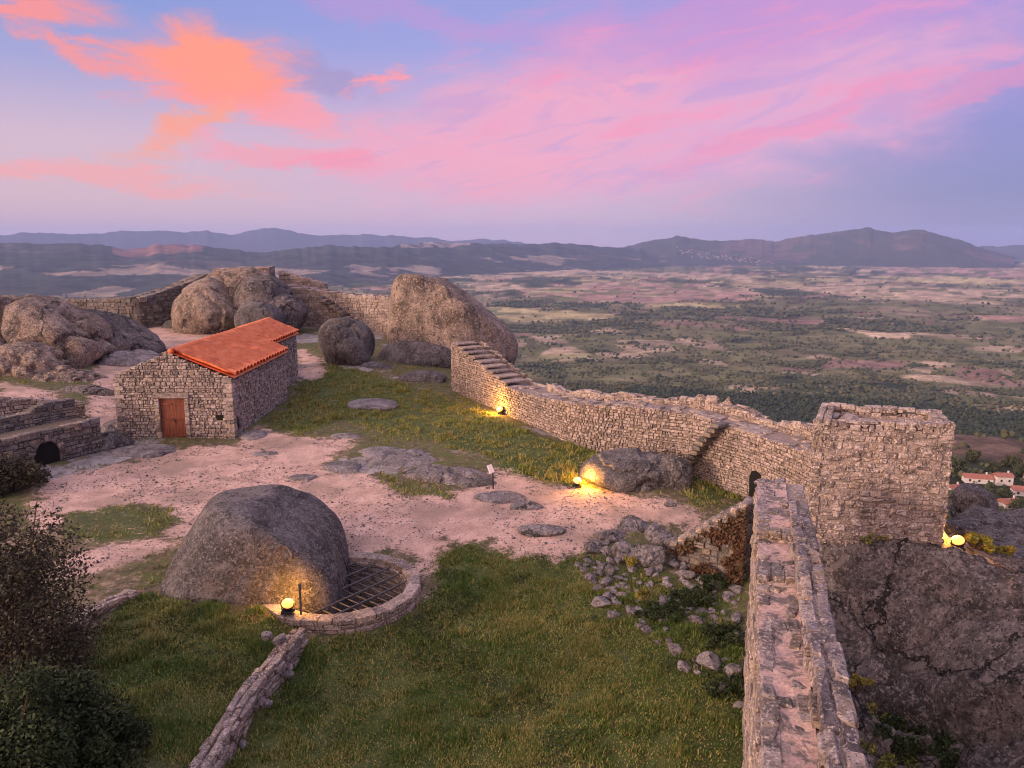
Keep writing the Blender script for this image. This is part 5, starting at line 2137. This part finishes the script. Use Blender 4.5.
for i, (px, py) in enumerate(spots2):
    p = G(px, py)
    o = small[i % 6].copy()
    COL.objects.link(o)
    s = (.15, .19, .12, .17, .13, .12, .15)[i]
    o.location = (p[0], p[1], float(p[2]) + s * .25)
    o.scale = (s * 1.2, s, s)
    o.rotation_euler = (.1 * i, -.1, i * 1.1)
    tag(o, 'loose pale stone dropped beside the low retaining wall', 'stone', 'stones along the retaining wall')
for i, (px, py, lb) in enumerate([(267, 640, 'grey cobble resting on the retaining wall end by the lamp'), (280, 643, 'lamplit orange cobble on the retaining wall end')]):
    o = small[i + 2].copy()
    COL.objects.link(o)
    p = W(px, py, .12)
    o.location = [float(a) for a in p + [0, 0, .1]]
    o.scale = (.24, .2, .22)
    tag(o, lb, 'stone')

# ------------------------------------------------ cliff under the tower
CP = [(808, 552, 20.35), (880, 556, 20.0), (945, 556, 19.6), (822, 620, 19.7), (880, 605, 19.4), (960, 600, 18.6), (900, 650, 18.6), (980, 650, 17.0), (1024, 600, 18.2), (1024, 660, 16.2), (835, 680, 18.3),
      (905, 700, 17.5), (960, 700, 16.3), (1024, 715, 14.9), (860, 720, 17), (875, 768, 15.5), (940, 768, 15.2), (1024, 768, 14), (1100, 640, 15.5), (1100, 768, 12.5), (990, 574, 19.2)]
CPW = [DY(*p) for p in CP] + [np.array(a, float) for a in [(8.4, 21.2, 1.5), (12.2, 20.6, 1.75), (8.2, 23, 1.4), (12.4, 22.6, 1.7), (10, 25, .8), (14, 24, .7), (16, 21, .2), (18, 24, -3), (19, 16, -1.5), (14, 9, -2.6), (6, 8, -3), (10, 8, -2.8), (5.6, 13, -2.2), (6.8, 17, -1.6), (7.0, 21.5, .9), (6, 24, -.6)]]
CPW = np.array(CPW)
CWT = tps_fit(CPW, .004)
xs2, ys2 = np.arange(4.3, 19.5, .075), np.arange(7.0, 27, .075)
X2, Y2 = np.meshgrid(xs2, ys2)
x2, y2 = X2.ravel(), Y2.ravel()
z2 = tps_eval(CPW, CWT, x2, y2)
pp = xyz(x2, y2, z2)
rid = np.clip(1 - np.abs(fbm(pp * [.5, 1.0, 1.4], .42, 4, 501)) * 7, 0, 1) ** 1.5
wxp, wyp = x2 + fbm(pp, .6, 4, 510) * 1.1, y2 + z2 * .9 + fbm(pp, .6, 4, 511) * 1.1
cv, cb_ = cells(wxp, wyp, 3.2, 512)
cv2, cb2 = cells(wxp * 1.2 + 3, wyp, .8, 515)
z2 = z2 + fbm(pp, .35, 4, 500) * .50 + fbm(pp, 1.7, 4, 502) * .07 + fbm(pp, 5, 4, 503) * .03 - rid * .4
z2 = z2 + (cv - .5) * .50 - .45 * (1 - sstep(cb_, 0, .05))
# parallel joints dipping to the right
jd = (x2 * .33 + y2 * .80 + z2 * .5) / 1.55 + fbm(pp, .35, 4, 520) * .9
jf = jd - np.floor(jd)
jh = _h(np.floor(jd), np.floor(jd) * 0, np.floor(jd) * 0, 521)
z2 = z2 + ((jf - .5) * .34 + (jh - .5) * .25) * sstep(jf, 0, .06) - .30 * (1 - sstep(np.minimum(jf, 1 - jf), 0, .035))
# bedding ledge: a step running down to the right
e0, e1 = W(905, 658, .1)[:2], W(1024, 722, -.35)[:2]
ed = (e1 - e0) / np.linalg.norm(e1 - e0)
sdl = (x2 - e0[0]) * ed[1] - (y2 - e0[1]) * ed[0] + fbm(pp, .8, 3, 505) * .25
along = (x2 - e0[0]) * ed[0] + (y2 - e0[1]) * ed[1]
fade = sstep(along, -1.4, .2)
z2 = z2 - .75 * sstep(sdl, -.04, .10) * fade * np.exp(-np.maximum(sdl, 0) / 2.6) - .55 * np.exp(-((sdl - .12) / .13) ** 2) * fade
# the rock stops against the walkway wall
wx_ = (x2 - LA[0]) * wn[0] + (y2 - LA[1]) * wn[1]
z2 = np.where(wx_ < .85, -4.0, z2)
m = MB()
n2 = len(xs2)
ii = (np.arange(len(ys2) - 1)[:, None] * n2 + np.arange(n2 - 1)[None]).ravel()
m.add(np.c_[x2, y2, z2], np.c_[ii, ii + 1, ii + n2 + 1, ii + n2])
tag(m.build('cliff_rock', M['granite_dark'], smooth=True), 'massive dark granite cliff carrying the square tower', 'rock')
# rocks on the slope right of the tower
for i, (px, py, z, r, lb) in enumerate([(975, 506, -.6, (1.0, .8, 1.0), 'pointed boulder on the skyline of the slope right of the tower'),
                                        (1002, 540, -.2, (2.2, 1.2, .6), 'sloping slab right of the tower lamp'),
                                        (1016, 560, .5, (1.6, .9, .4), 'flat slab at the right edge below the sloping one'),
                                        (985, 524, -.5, (1.4, .9, .7), 'jumbled rock just behind the tower lamp'),
                                        (1040, 535, -1.2, (2.2, 1.4, 1.0), 'large rock at the right edge of the slope')]):
    boulder(W(px, py, z), r, lb, 'granite', name='rock', cat='rock', seed=90 + i, amp=.17, crack=.08, nrand=9, rz=-.4)

# =====================================================================
# LAMPS, SIGN, POST
# =====================================================================


def lamp(p, aim, power, label, size=.19):
    root = empty('floodlight', p)
    tag(root, label, 'lamp', 'floodlights glowing in the castle yard')
    p = np.asarray(p, float)
    a = np.asarray(aim, float) - p
    rz = math.atan2(a[1], a[0]) - math.pi / 2
    m = MB()
    m.box(p + [0, 0, .05], (.16, .12, .04), rz)
    m.build('base_plate', M['black'], root)
    d = np.array([math.cos(rz + math.pi / 2), math.sin(rz + math.pi / 2), 0])
    s_ = np.array([d[1], -d[0], 0])
    m = MB()
    m.tube([p + s_ * .17 + [0, 0, .3], p + s_ * .17 + [0, 0, .10], p - s_ * .17 + [0, 0, .10], p - s_ * .17 + [0, 0, .3]], .015, 6)
    m.build('bracket', M['black'], root)
    # round housing tipped towards the yard, with a bulging glass lens
    ax = np.array((-p[0], -p[1], 10 - p[2])) / np.linalg.norm(np.array((-p[0], -p[1], 10 - p[2])))
    ax = ax * .7 + np.array((0, 0, .55)) + d * .25
    ax /= np.linalg.norm(ax)
    c0 = p + [0, 0, .26]
    m = MB()
    m.tube([c0 - ax * .15, c0 - ax * .13, c0 - ax * .02, c0 - ax * .02, c0 + ax * .02], [.06, .13, .165, .185, .185], 18)
    hs_ = m.build('housing', M['black'], root, smooth=False)
    m = MB()
    e1 = np.cross(ax, (0, 0, 1))
    e1 /= np.linalg.norm(e1)
    e2 = np.cross(ax, e1)
    up_ = B4V[:, 2] > -.05
    idx = np.cumsum(up_) - 1
    tri = B4T[up_[B4T].all(1)]
    VV = B4V[up_]
    m.add(c0 + ax * .02 + (e1 * VV[:, :1] + e2 * VV[:, 1:2]) * size * .85 + ax * VV[:, 2:] * size * .5, None, idx[tri])
    m.build('glass_lens', M['lamp'], hs_, smooth=True)
    m = MB()
    m.tube([p + [0, 0, .06], p - d * .3 + [0, 0, .02], p - d * .7 + [0, 0, -.05]], .012, 5)
    m.build('cable', M['black'], root)
    ld_ = bpy.data.lights.new('lamp_light', 'POINT')
    ld_.energy = power
    ld_.color = (1.0, .44, .06)
    ld_.shadow_soft_size = .12
    lo = bpy.data.objects.new('lamp_light', ld_)
    COL.objects.link(lo)
    lo.location = [float(v) for v in c0 + ax * .24 + d * .3]
    lo.parent = root
    lo.matrix_parent_inverse = root.matrix_basis.inverted()
    return root


lp1 = W(288, 613, .0)
lamp(lp1, lp1 + [0, 1, 0], 120, 'glowing floodlight on the turf at the foot of the big dark boulder')
lp2 = G(500, 414)
lamp(lp2, lp2 + [-1, 0, 0], 300, 'glowing floodlight in the grass against the curtain wall')
lp3 = G(577, 487)
lamp(lp3, lp3 + [1, 0.6, 0], 300, 'glowing floodlight beside the path in front of the humped rock')
lp4 = W(957, 550, 1.78)
lamp(lp4, lp4 + [0, 1, 0], 190, 'glowing floodlight on the cliff at the right corner of the tower')

sg = G(492, 489)
sroot = empty('info_board', sg)
tag(sroot, 'slim info board with a tilted white panel beside the path', 'sign')
m = MB()
m.tube([sg + [.05, 0, -.1], sg + [.03, 0, .72]], .03, 8)
m.build('post', M['black'], sroot)
m = MB()
m.box(sg + [-.05, -.02, .84], (.13, .016, .17), .9, tilt=-.5)
m.build('panel', M['white'], sroot)
pl = W(301, 612, .1)
m = MB()
m.box(pl + [0, 0, .35], (.025, .025, .42))
m.box(pl + [0, 0, .79], (.032, .032, .025))
tag(m.build('marker_post', M['iron']), 'thin upright metal post lit by the lamp beside the well', 'post')

# =====================================================================
# VEGETATION
# =====================================================================


def blades(mb, P, h, w, rng, lean=.35, nb=5, spread=.05):
    n = len(P) * nb
    B = np.repeat(P, nb, axis=0) + np.c_[rng.normal(0, spread, (n, 2)), np.zeros(n)]
    hh = np.repeat(h, nb) * rng.uniform(.5, 1.3, n)
    a = rng.uniform(0, 2 * np.pi, n)
    d = np.c_[np.cos(a), np.sin(a), np.zeros(n)]
    e = np.c_[-np.sin(a), np.cos(a), np.zeros(n)]
    L_ = rng.uniform(.1, lean * 2, n)
    ww_ = w * rng.uniform(.6, 1.4, n)
    tip = B + d * (hh * L_)[:, None] + np.c_[np.zeros((n, 2)), hh]
    V = np.stack([B - e * ww_[:, None], B + e * ww_[:, None], tip], 1)
    mb.add(V.reshape(-1, 3), None, np.arange(n * 3).reshape(n, 3))


def scatter(polys, n, rng, thr=.35, holes=True):
    allp = np.concatenate(polys)
    lo, hi = allp.min(0), allp.max(0)
    x = rng.uniform(lo[0], hi[0], n)
    y = rng.uniform(lo[1], hi[1], n)
    _, g_ = cover(x, y)
    s_, _ = cover(x, y)
    k = rng.uniform(0, 1, n) < np.clip(g_ * (1 - s_) * 1.2 - .1, 0, 1)
    r = np.hypot(x - WELL[0], y - WELL[1])
    k &= r > WELL_R + .1
    # not inside the near walls
    wx = (x - LA[0]) * wn[0] + (y - LA[1]) * wn[1]
    k &= ~((wx > -.05) & (wx < 1.5) & (y < 20))
    clp = fbm(xyz(x, y), .9, 4, 610)
    k &= rng.uniform(0, 1, n) < .45 + .9 * sstep(clp, -.3, .3)
    return x[k], y[k], clp[k]


rng = np.random.default_rng(77)


def turf(mb, polys, n, h0, h1, w, nb=5):
    x, y, c = scatter(polys, n, rng)
    t1 = sstep(fbm(xyz(x, y), 2.6, 3, 620), -.15, .45)       # tussocks
    t2 = sstep(fbm(xyz(x, y), .55, 3, 621), -.2, .4)
    k = rng.uniform(0, 1, len(x)) < .25 + .75 * t1
    x, y, t1, t2 = x[k], y[k], t1[k], t2[k]
    blades(mb, np.c_[x, y, gz(x, y) + .01], h0 + (h1 - h0) * t1 * (.35 + .65 * t2), w, rng, nb=nb, lean=.6, spread=.06)


m = MB()
turf(m, [GRASSY[1]], 200000, .035, .115, .012)
turf(m, [GRASSY[2]], 80000, .04, .14, .012)
tag(m.build('grass', M['grass']), kind='stuff', label='rough green turf of the lower yard')
m = MB()
turf(m, [GRASSY[0]], 80000, .05, .24, .02, 4)
turf(m, [GRASSY[3]], 8000, .08, .28, .03, 4)
turf(m, [GRASSY[4]] + STRIP, 20000, .04, .14, .016, 4)
# thin dry grass over the bare soil between
x = rng.uniform(-30, 12, 60000)
y = rng.uniform(13, 60, 60000)
s_, g_ = cover(x, y)
c = fbm(xyz(x, y), .8, 4, 640)
k = (s_ < .5) & (rng.uniform(0, 1, len(x)) < sstep(c, -.1, .4)) & (poly_sd(CASTLE, x, y) < -2.2) & (np.hypot(x - WELL[0], y - WELL[1]) > WELL_R + .1)
k &= ~((x > HX0 - .1) & (x < HX1 + .1) & (y > HY0 - .1) & (y < HY2 + .1))
wx = (x - LA[0]) * wn[0] + (y - LA[1]) * wn[1]
k &= wx < -.1
x, y = x[k], y[k]
blades(m, np.c_[x, y, gz(x, y)], rng.uniform(.04, .13, len(x)), .016, rng, nb=4)
tag(m.build('grass', M['grass_far']), kind='stuff', label='yellow green grass on the slope below the curtain wall')
# low broad leaved weeds in the turf
m = MB()
x, y, c = scatter([GRASSY[1], GRASSY[2]], 60000, rng)
k = fbm(xyz(x, y), .7, 4, 650) > .22
x, y = x[k], y[k]
leaf_cloud(m, np.c_[x, y, gz(x, y) + rng.uniform(.02, .13, len(x))], .035, rng)
tag(m.build('weeds', M['bush']), kind='stuff', label='dark broad leaved weeds in patches of the lower turf')


def shrub(name, c, r, label, cat, leafm='bush', n=9000, leaf=.05, seed=1, twigs=40, h0=.0, group=None, clumps=26, stemr=.03):
    rng = np.random.default_rng(seed)
    c = np.asarray(c, float)
    root = empty(name, c)
    tag(root, label, cat, group)
    r = np.asarray(r, float)
    cc = rng.normal(0, 1, (clumps, 3))
    cc /= np.linalg.norm(cc, axis=1)[:, None]
    cc *= rng.uniform(.45, 1.0, (clumps, 1))
    cc[:, 2] = np.abs(cc[:, 2]) * .9 + .12
    cc = cc * r
    m = MB()
    for k in range(twigs):
        e = cc[k % clumps] + rng.normal(0, .12, 3) * r
        mid = e * [.45, .45, .6] + rng.normal(0, .06, 3) * r
        m.tube([c + [0, 0, -.15], c + mid, c + e], [stemr, stemr * .6, stemr * .2], 5, cap=False)
    m.build('stems', M['bark'], root)
    m = MB()
    w = rng.integers(0, clumps, n)
    cs = rng.uniform(.16, .34, clumps)
    off = rng.normal(0, 1, (n, 3))
    off /= np.linalg.norm(off, axis=1)[:, None]
    off *= (rng.uniform(.3, 1, n) ** .5)[:, None] * (cs[w] * r.mean())[:, None]
    P = cc[w] + off
    P[:, 2] = np.maximum(P[:, 2], .02)
    leaf_cloud(m, P + c, leaf, rng)
    m.build('foliage', M[leafm], root)
    return root


shrub('shrub', W(10, 640, 1.2) * [1, 1, 0] + [0, 0, .0], (1.9, 1.6, 4.2), 'tall reddish brown twiggy shrub at the left edge', 'shrub', 'twig_leaf', 26000, .045, 3, 90, clumps=60, stemr=.035)
shrub('bush', W(62, 740, .6) * [1, 1, 0] + [0, 0, -.1], (1.45, 1.2, 1.75), 'dark green leafy bush in the bottom left corner', 'bush', 'bush', 26000, .045, 4, 50, clumps=46)
shrub('bush', W(10, 780, .6) * [1, 1, 0] + [0, 0, .0], (1.2, 1.0, 2.6), 'darkest bush at the very corner below the reddish shrub', 'bush', 'bush', 16000, .045, 6, 40, clumps=36)
shrub('shrub', G(14, 492), (1.5, 1.2, 1.5), 'brown rambling shrub in front of the bridge arch', 'shrub', 'twig_leaf', 7000, .06, 5, 40, clumps=30)
shrub('bush', G(22, 470) + [0, .6, 0], (.7, .5, .9), 'yellow flowering sprig beside the bridge arch', 'bush', 'flower', 1500, .05, 7, 20, clumps=12)
shrub('bush', G(18, 428), (1.4, .8, .8), 'rusty bush growing on the terrace wall', 'bush', 'ivy', 3000, .06, 8, 24, clumps=20)
shrub('bush', G(632, 566), (.42, .36, .34), 'bright yellow green cushion plant by the tumbled heap', 'plant', 'flower', 1400, .035, 9, 14, clumps=12)
shrub('bush', G(640, 598), (.32, .28, .26), 'lower yellow green tuft among the strewn stones', 'plant', 'flower', 900, .035, 10, 14, clumps=10)
shrub('bush', W(858, 688, -.9), (.35, .3, .35), 'small yellow tuft on the cliff by the walkway parapet', 'plant', 'flower', 700, .035, 11, 12, clumps=8)
shrub('bush', W(868, 538, 1.9) + [0, -.25, 0], (.4, .2, .25), 'tuft growing at the foot of the tower', 'plant', 'grass_far', 600, .035, 12, 12, clumps=8)
shrub('bush', W(975, 549, 1.2), (.5, .4, .5), 'light green bush beside the tower lamp', 'plant', 'grass_far', 1500, .05, 13, 16, clumps=12)
shrub('bush', W(1004, 557, .9), (.35, .3, .4), 'yellow bush between the slabs at the right edge', 'plant', 'flower', 900, .045, 14, 14, clumps=8)
for i, (px, py, lb) in enumerate([(690, 600, 'low green weeds at the foot of the stepped wall'), (722, 640, 'low green weeds beside the walkway wall'), (660, 615, 'low weeds among the strewn stones'),
                                  (715, 585, 'dark weeds in the corner of the two walls'), (735, 690, 'weeds below the largest square block')]):
    shrub('weed_clump', G(px, py), (.8, .6, .34), lb, 'weeds', 'bush', 2600, .04, 20 + i, 14, clumps=22, stemr=.012)
shrub('bush', G(262, 405) + [0, .5, 0], (.6, 1.2, .5), 'green weeds along the side wall of the house', 'weeds', 'bush', 1800, .05, 31, 12, clumps=16)
# bushes in the gully right of the walkway
for i, (px, py, z, r, lb, mt) in enumerate([(880, 722, -2.0, (1.0, .9, .6), 'olive bush in the gully between walkway and cliff', 'grass_far'), (905, 748, -1.9, (.9, .8, .55), 'dark bush at the foot of the cliff', 'bush'),
                                            (862, 752, -2.3, (.8, .8, .7), 'yellowish bush against the walkway parapet', 'grass_far'), (945, 755, -1.8, (.8, .6, .4), 'dark ground bush right of the gully', 'bush')]):
    shrub('bush', W(px, py, z), r, lb, 'bush', mt, 4200, .045, 40 + i, 20, clumps=24)

for i, (px, py, z, r, lb) in enumerate([(875, 700, -2.2, (.9, .7, .6), 'olive scrub high in the gully beside the parapet'), (893, 762, -2.2, (1.1, .8, .6), 'olive scrub at the bottom edge of the gully'),
                                        (925, 728, -2.0, (.8, .6, .45), 'small olive scrub in a crack of the cliff')]):
    shrub('bush', W(px, py, z), r, lb, 'bush', 'grass_far' if i < 2 else 'bush', 4200, .045, 60 + i, 20, clumps=24)
# gravel on the trodden sand
rng = np.random.default_rng(91)
x = rng.uniform(-26, 8, 42000)
y = rng.uniform(18, 46, 42000)
s_, g_ = cover(x, y)
k = (s_ > .45) & (fbm(xyz(x, y), .7, 4, 660) > -.12)
x, y = x[k], y[k]
m = MB()
sg_ = rng.uniform(.012, .032, len(x)) * np.where(rng.uniform(0, 1, len(x)) < .05, 2.2, 1)
blobs(m, np.c_[x, y, gz(x, y) + fbm(xyz(x, y), .9, 4, 3) * .055 + fbm(xyz(x, y), 3.1, 3, 5) * .03 + sg_ * .3], sg_, 92, .7)
tag(m.build('gravel', M['granite_slab']), kind='stuff', label='grit and pebbles on the trodden sand')

# trees and village on the hillside at the right


def hz(x, y):
    return float(hill_z(np.array([math.hypot(x, y)]), np.array([math.degrees(math.atan2(x, y))]))[0])


def on_hill(px, py):
    """where the photo's line of sight meets the hillside"""
    x, y = (px - 512) / FPX, (384 - py) / FPX
    c, s = math.cos(PITCH), math.sin(PITCH)
    d = np.array([x, c + y * s, -s + y * c])
    t = 60.0
    while t < 3000:
        p = CAM + d * t
        if p[2] < hz(p[0], p[1]):
            break
        t *= 1.01
    return np.array([p[0], p[1], hz(p[0], p[1])])


def tree(p, r, h, label, seed, group, leafm='wood'):
    rng = np.random.default_rng(seed)
    root = empty('tree', p)
    tag(root, label, 'tree', group)
    p = np.asarray(p, float)
    m = MB()
    m.tube([p + [0, 0, -.5], p + [.1 * r, 0, h * .45], p + [.05 * r, .1 * r, h * .8]], [r * .10, r * .07, r * .02], 6)
    for k in range(5):
        a = k * 1.3
        m.tube([p + [0, 0, h * .35], p + [math.cos(a) * r * .6, math.sin(a) * r * .6, h * .65]], [r * .05, r * .015], 5, cap=False)
    m.build('trunk', M['bark'], root)
    n = 1500
    cl = 22
    cc = rng.normal(0, 1, (cl, 3))
    cc /= np.linalg.norm(cc, axis=1)[:, None]
    cc *= rng.uniform(.4, 1, (cl, 1)) * [r, r, h * .36]
    w = rng.integers(0, cl, n)
    off = rng.normal(0, .2, (n, 3)) * r
    m = MB()
    leaf_cloud(m, p + [0, 0, h * .6] + cc[w] + off, r * .14, rng)
    m.build('crown', M[leafm], root)


for i, (px, py, r, h, lb) in enumerate([(964, 512, 3.2, 5.5, 'dark round tree just right of the tower, nearest the tower lamp'), (1008, 526, 3.4, 5.5, 'dark spreading tree at the right edge below the village'),
                                        (985, 520, 2.6, 4.6, 'dark tree between the pointed boulder and the village road'), (1030, 520, 3.2, 5.5, 'dark tree cut by the right edge of the view'),
                                        (958, 470, 4.0, 6, 'dark tree beside the tower above the first red roof'), (1012, 468, 4.0, 6, 'tree behind the white walled village house'),
                                        (985, 505, 3.2, 5, 'tree between two village roofs'), (972, 462, 4.2, 6.5, 'tree above the long pink red roof'), (992, 474, 3.6, 5.5, 'tree behind the chimney of the long low village house'), (1020, 476, 4, 6, 'tree above the white gabled house'), (1005, 500, 3.0, 5, 'small tree in front of the white walled village house'), (1018, 512, 3.4, 5.5, 'tree at the right edge beside the lowest red roof'), (970, 522, 2.6, 4.2, 'low tree hugging the foot of the slope by the tower')]):
    tree(on_hill(px, py), r * 1.0, h, lb, 500 + i, 'trees on the slope by the village')


def far_house(px, py, w, d, h, rz, label, wallm='plaster'):
    p = on_hill(px, py)
    root = empty('village_house', p)
    tag(root, label, 'house', 'village houses below the castle')
    m = MB()
    m.box(p + [0, 0, h / 2 - 1], (w / 2, d / 2, h / 2 + 1), rz)
    wl_ = m.build('wall', M[wallm], root)
    m = MB()
    cr, sr = math.cos(rz), math.sin(rz)

    def R(x, y, z):
        return p + np.array([x * cr - y * sr, x * sr + y * cr, z])
    a, b = w / 2 + .4, d / 2 + .4
    V = [R(-a, -b, h - .1), R(a, -b, h - .1), R(a, b, h - .1), R(-a, b, h - .1), R(-a, 0, h + d * .26), R(a, 0, h + d * .26)]
    V += [v - np.array([0, 0, .2]) for v in V[:4]]
    m.add(V, [(0, 1, 5, 4), (2, 3, 4, 5), (9, 8, 7, 6), (0, 6, 7, 1), (2, 8, 9, 3)], [(1, 2, 5), (3, 0, 4)])
    rf = m.build('roof', M['roof_far'], root)
    m = MB()
    q = R(w * .3, 0, h + d * .3)
    m.box(q, (.35, .35, .8), rz)
    m.build('chimney', M['plaster'], rf)
    for k in range(max(2, int(w / 4))):
        m = MB()
        x = -w / 2 + (k + .5) * w / max(2, int(w / 4))
        m.box(R(x, -d / 2 - .01, h * .55), (.5, .06, .6), rz)
        m.build('window', M['black'], root)


for i, (px, py, w, d, h, rz, lb) in enumerate([(977, 483, 22, 8, 4, -.25, 'long low village house with a pink red roof'), (1002, 486, 13, 7, 6.5, -.1, 'white walled two storey village house'),
                                               (1020, 495, 12, 8, 4, -.3, 'white gabled village house at the right edge'), (954, 493, 9, 7, 3.5, .2, 'small orange roofed house beside the tower'),
                                               (980, 506, 16, 7, 3.5, -.5, 'red roofed row house along the sloping lane'), (1008, 508, 13, 8, 4, .1, 'red roofed house below the white gabled one'),
                                               (1034, 484, 14, 8, 4, 0, 'village house past the right edge'), (966, 500, 12, 6, 3.2, -.5, 'low red roof at the top of the sloping lane')]):
    far_house(px, py, w * .62, d * .8, h * .8, rz, lb)
# distant town on the flank of the right mountain
m = MB()
rng = np.random.default_rng(8)
for k in range(150):
    f = rng.uniform(0, 1)
    px = 676 + 104 * f ** 1.1
    py = 250 + 15 * f + rng.normal(0, 2.4) * (1 - .5 * f)
    p = DY(px, py, 11500 + rng.uniform(-250, 250))
    s = rng.uniform(5, 14)
    m.box(p - [0, 0, s * .3], (s * .7, s * .7, s * .5), rng.uniform(0, 1.5))
tag(m.build('distant_town', M['town']), kind='stuff', label='tiny pale houses of a far town under the mountain')
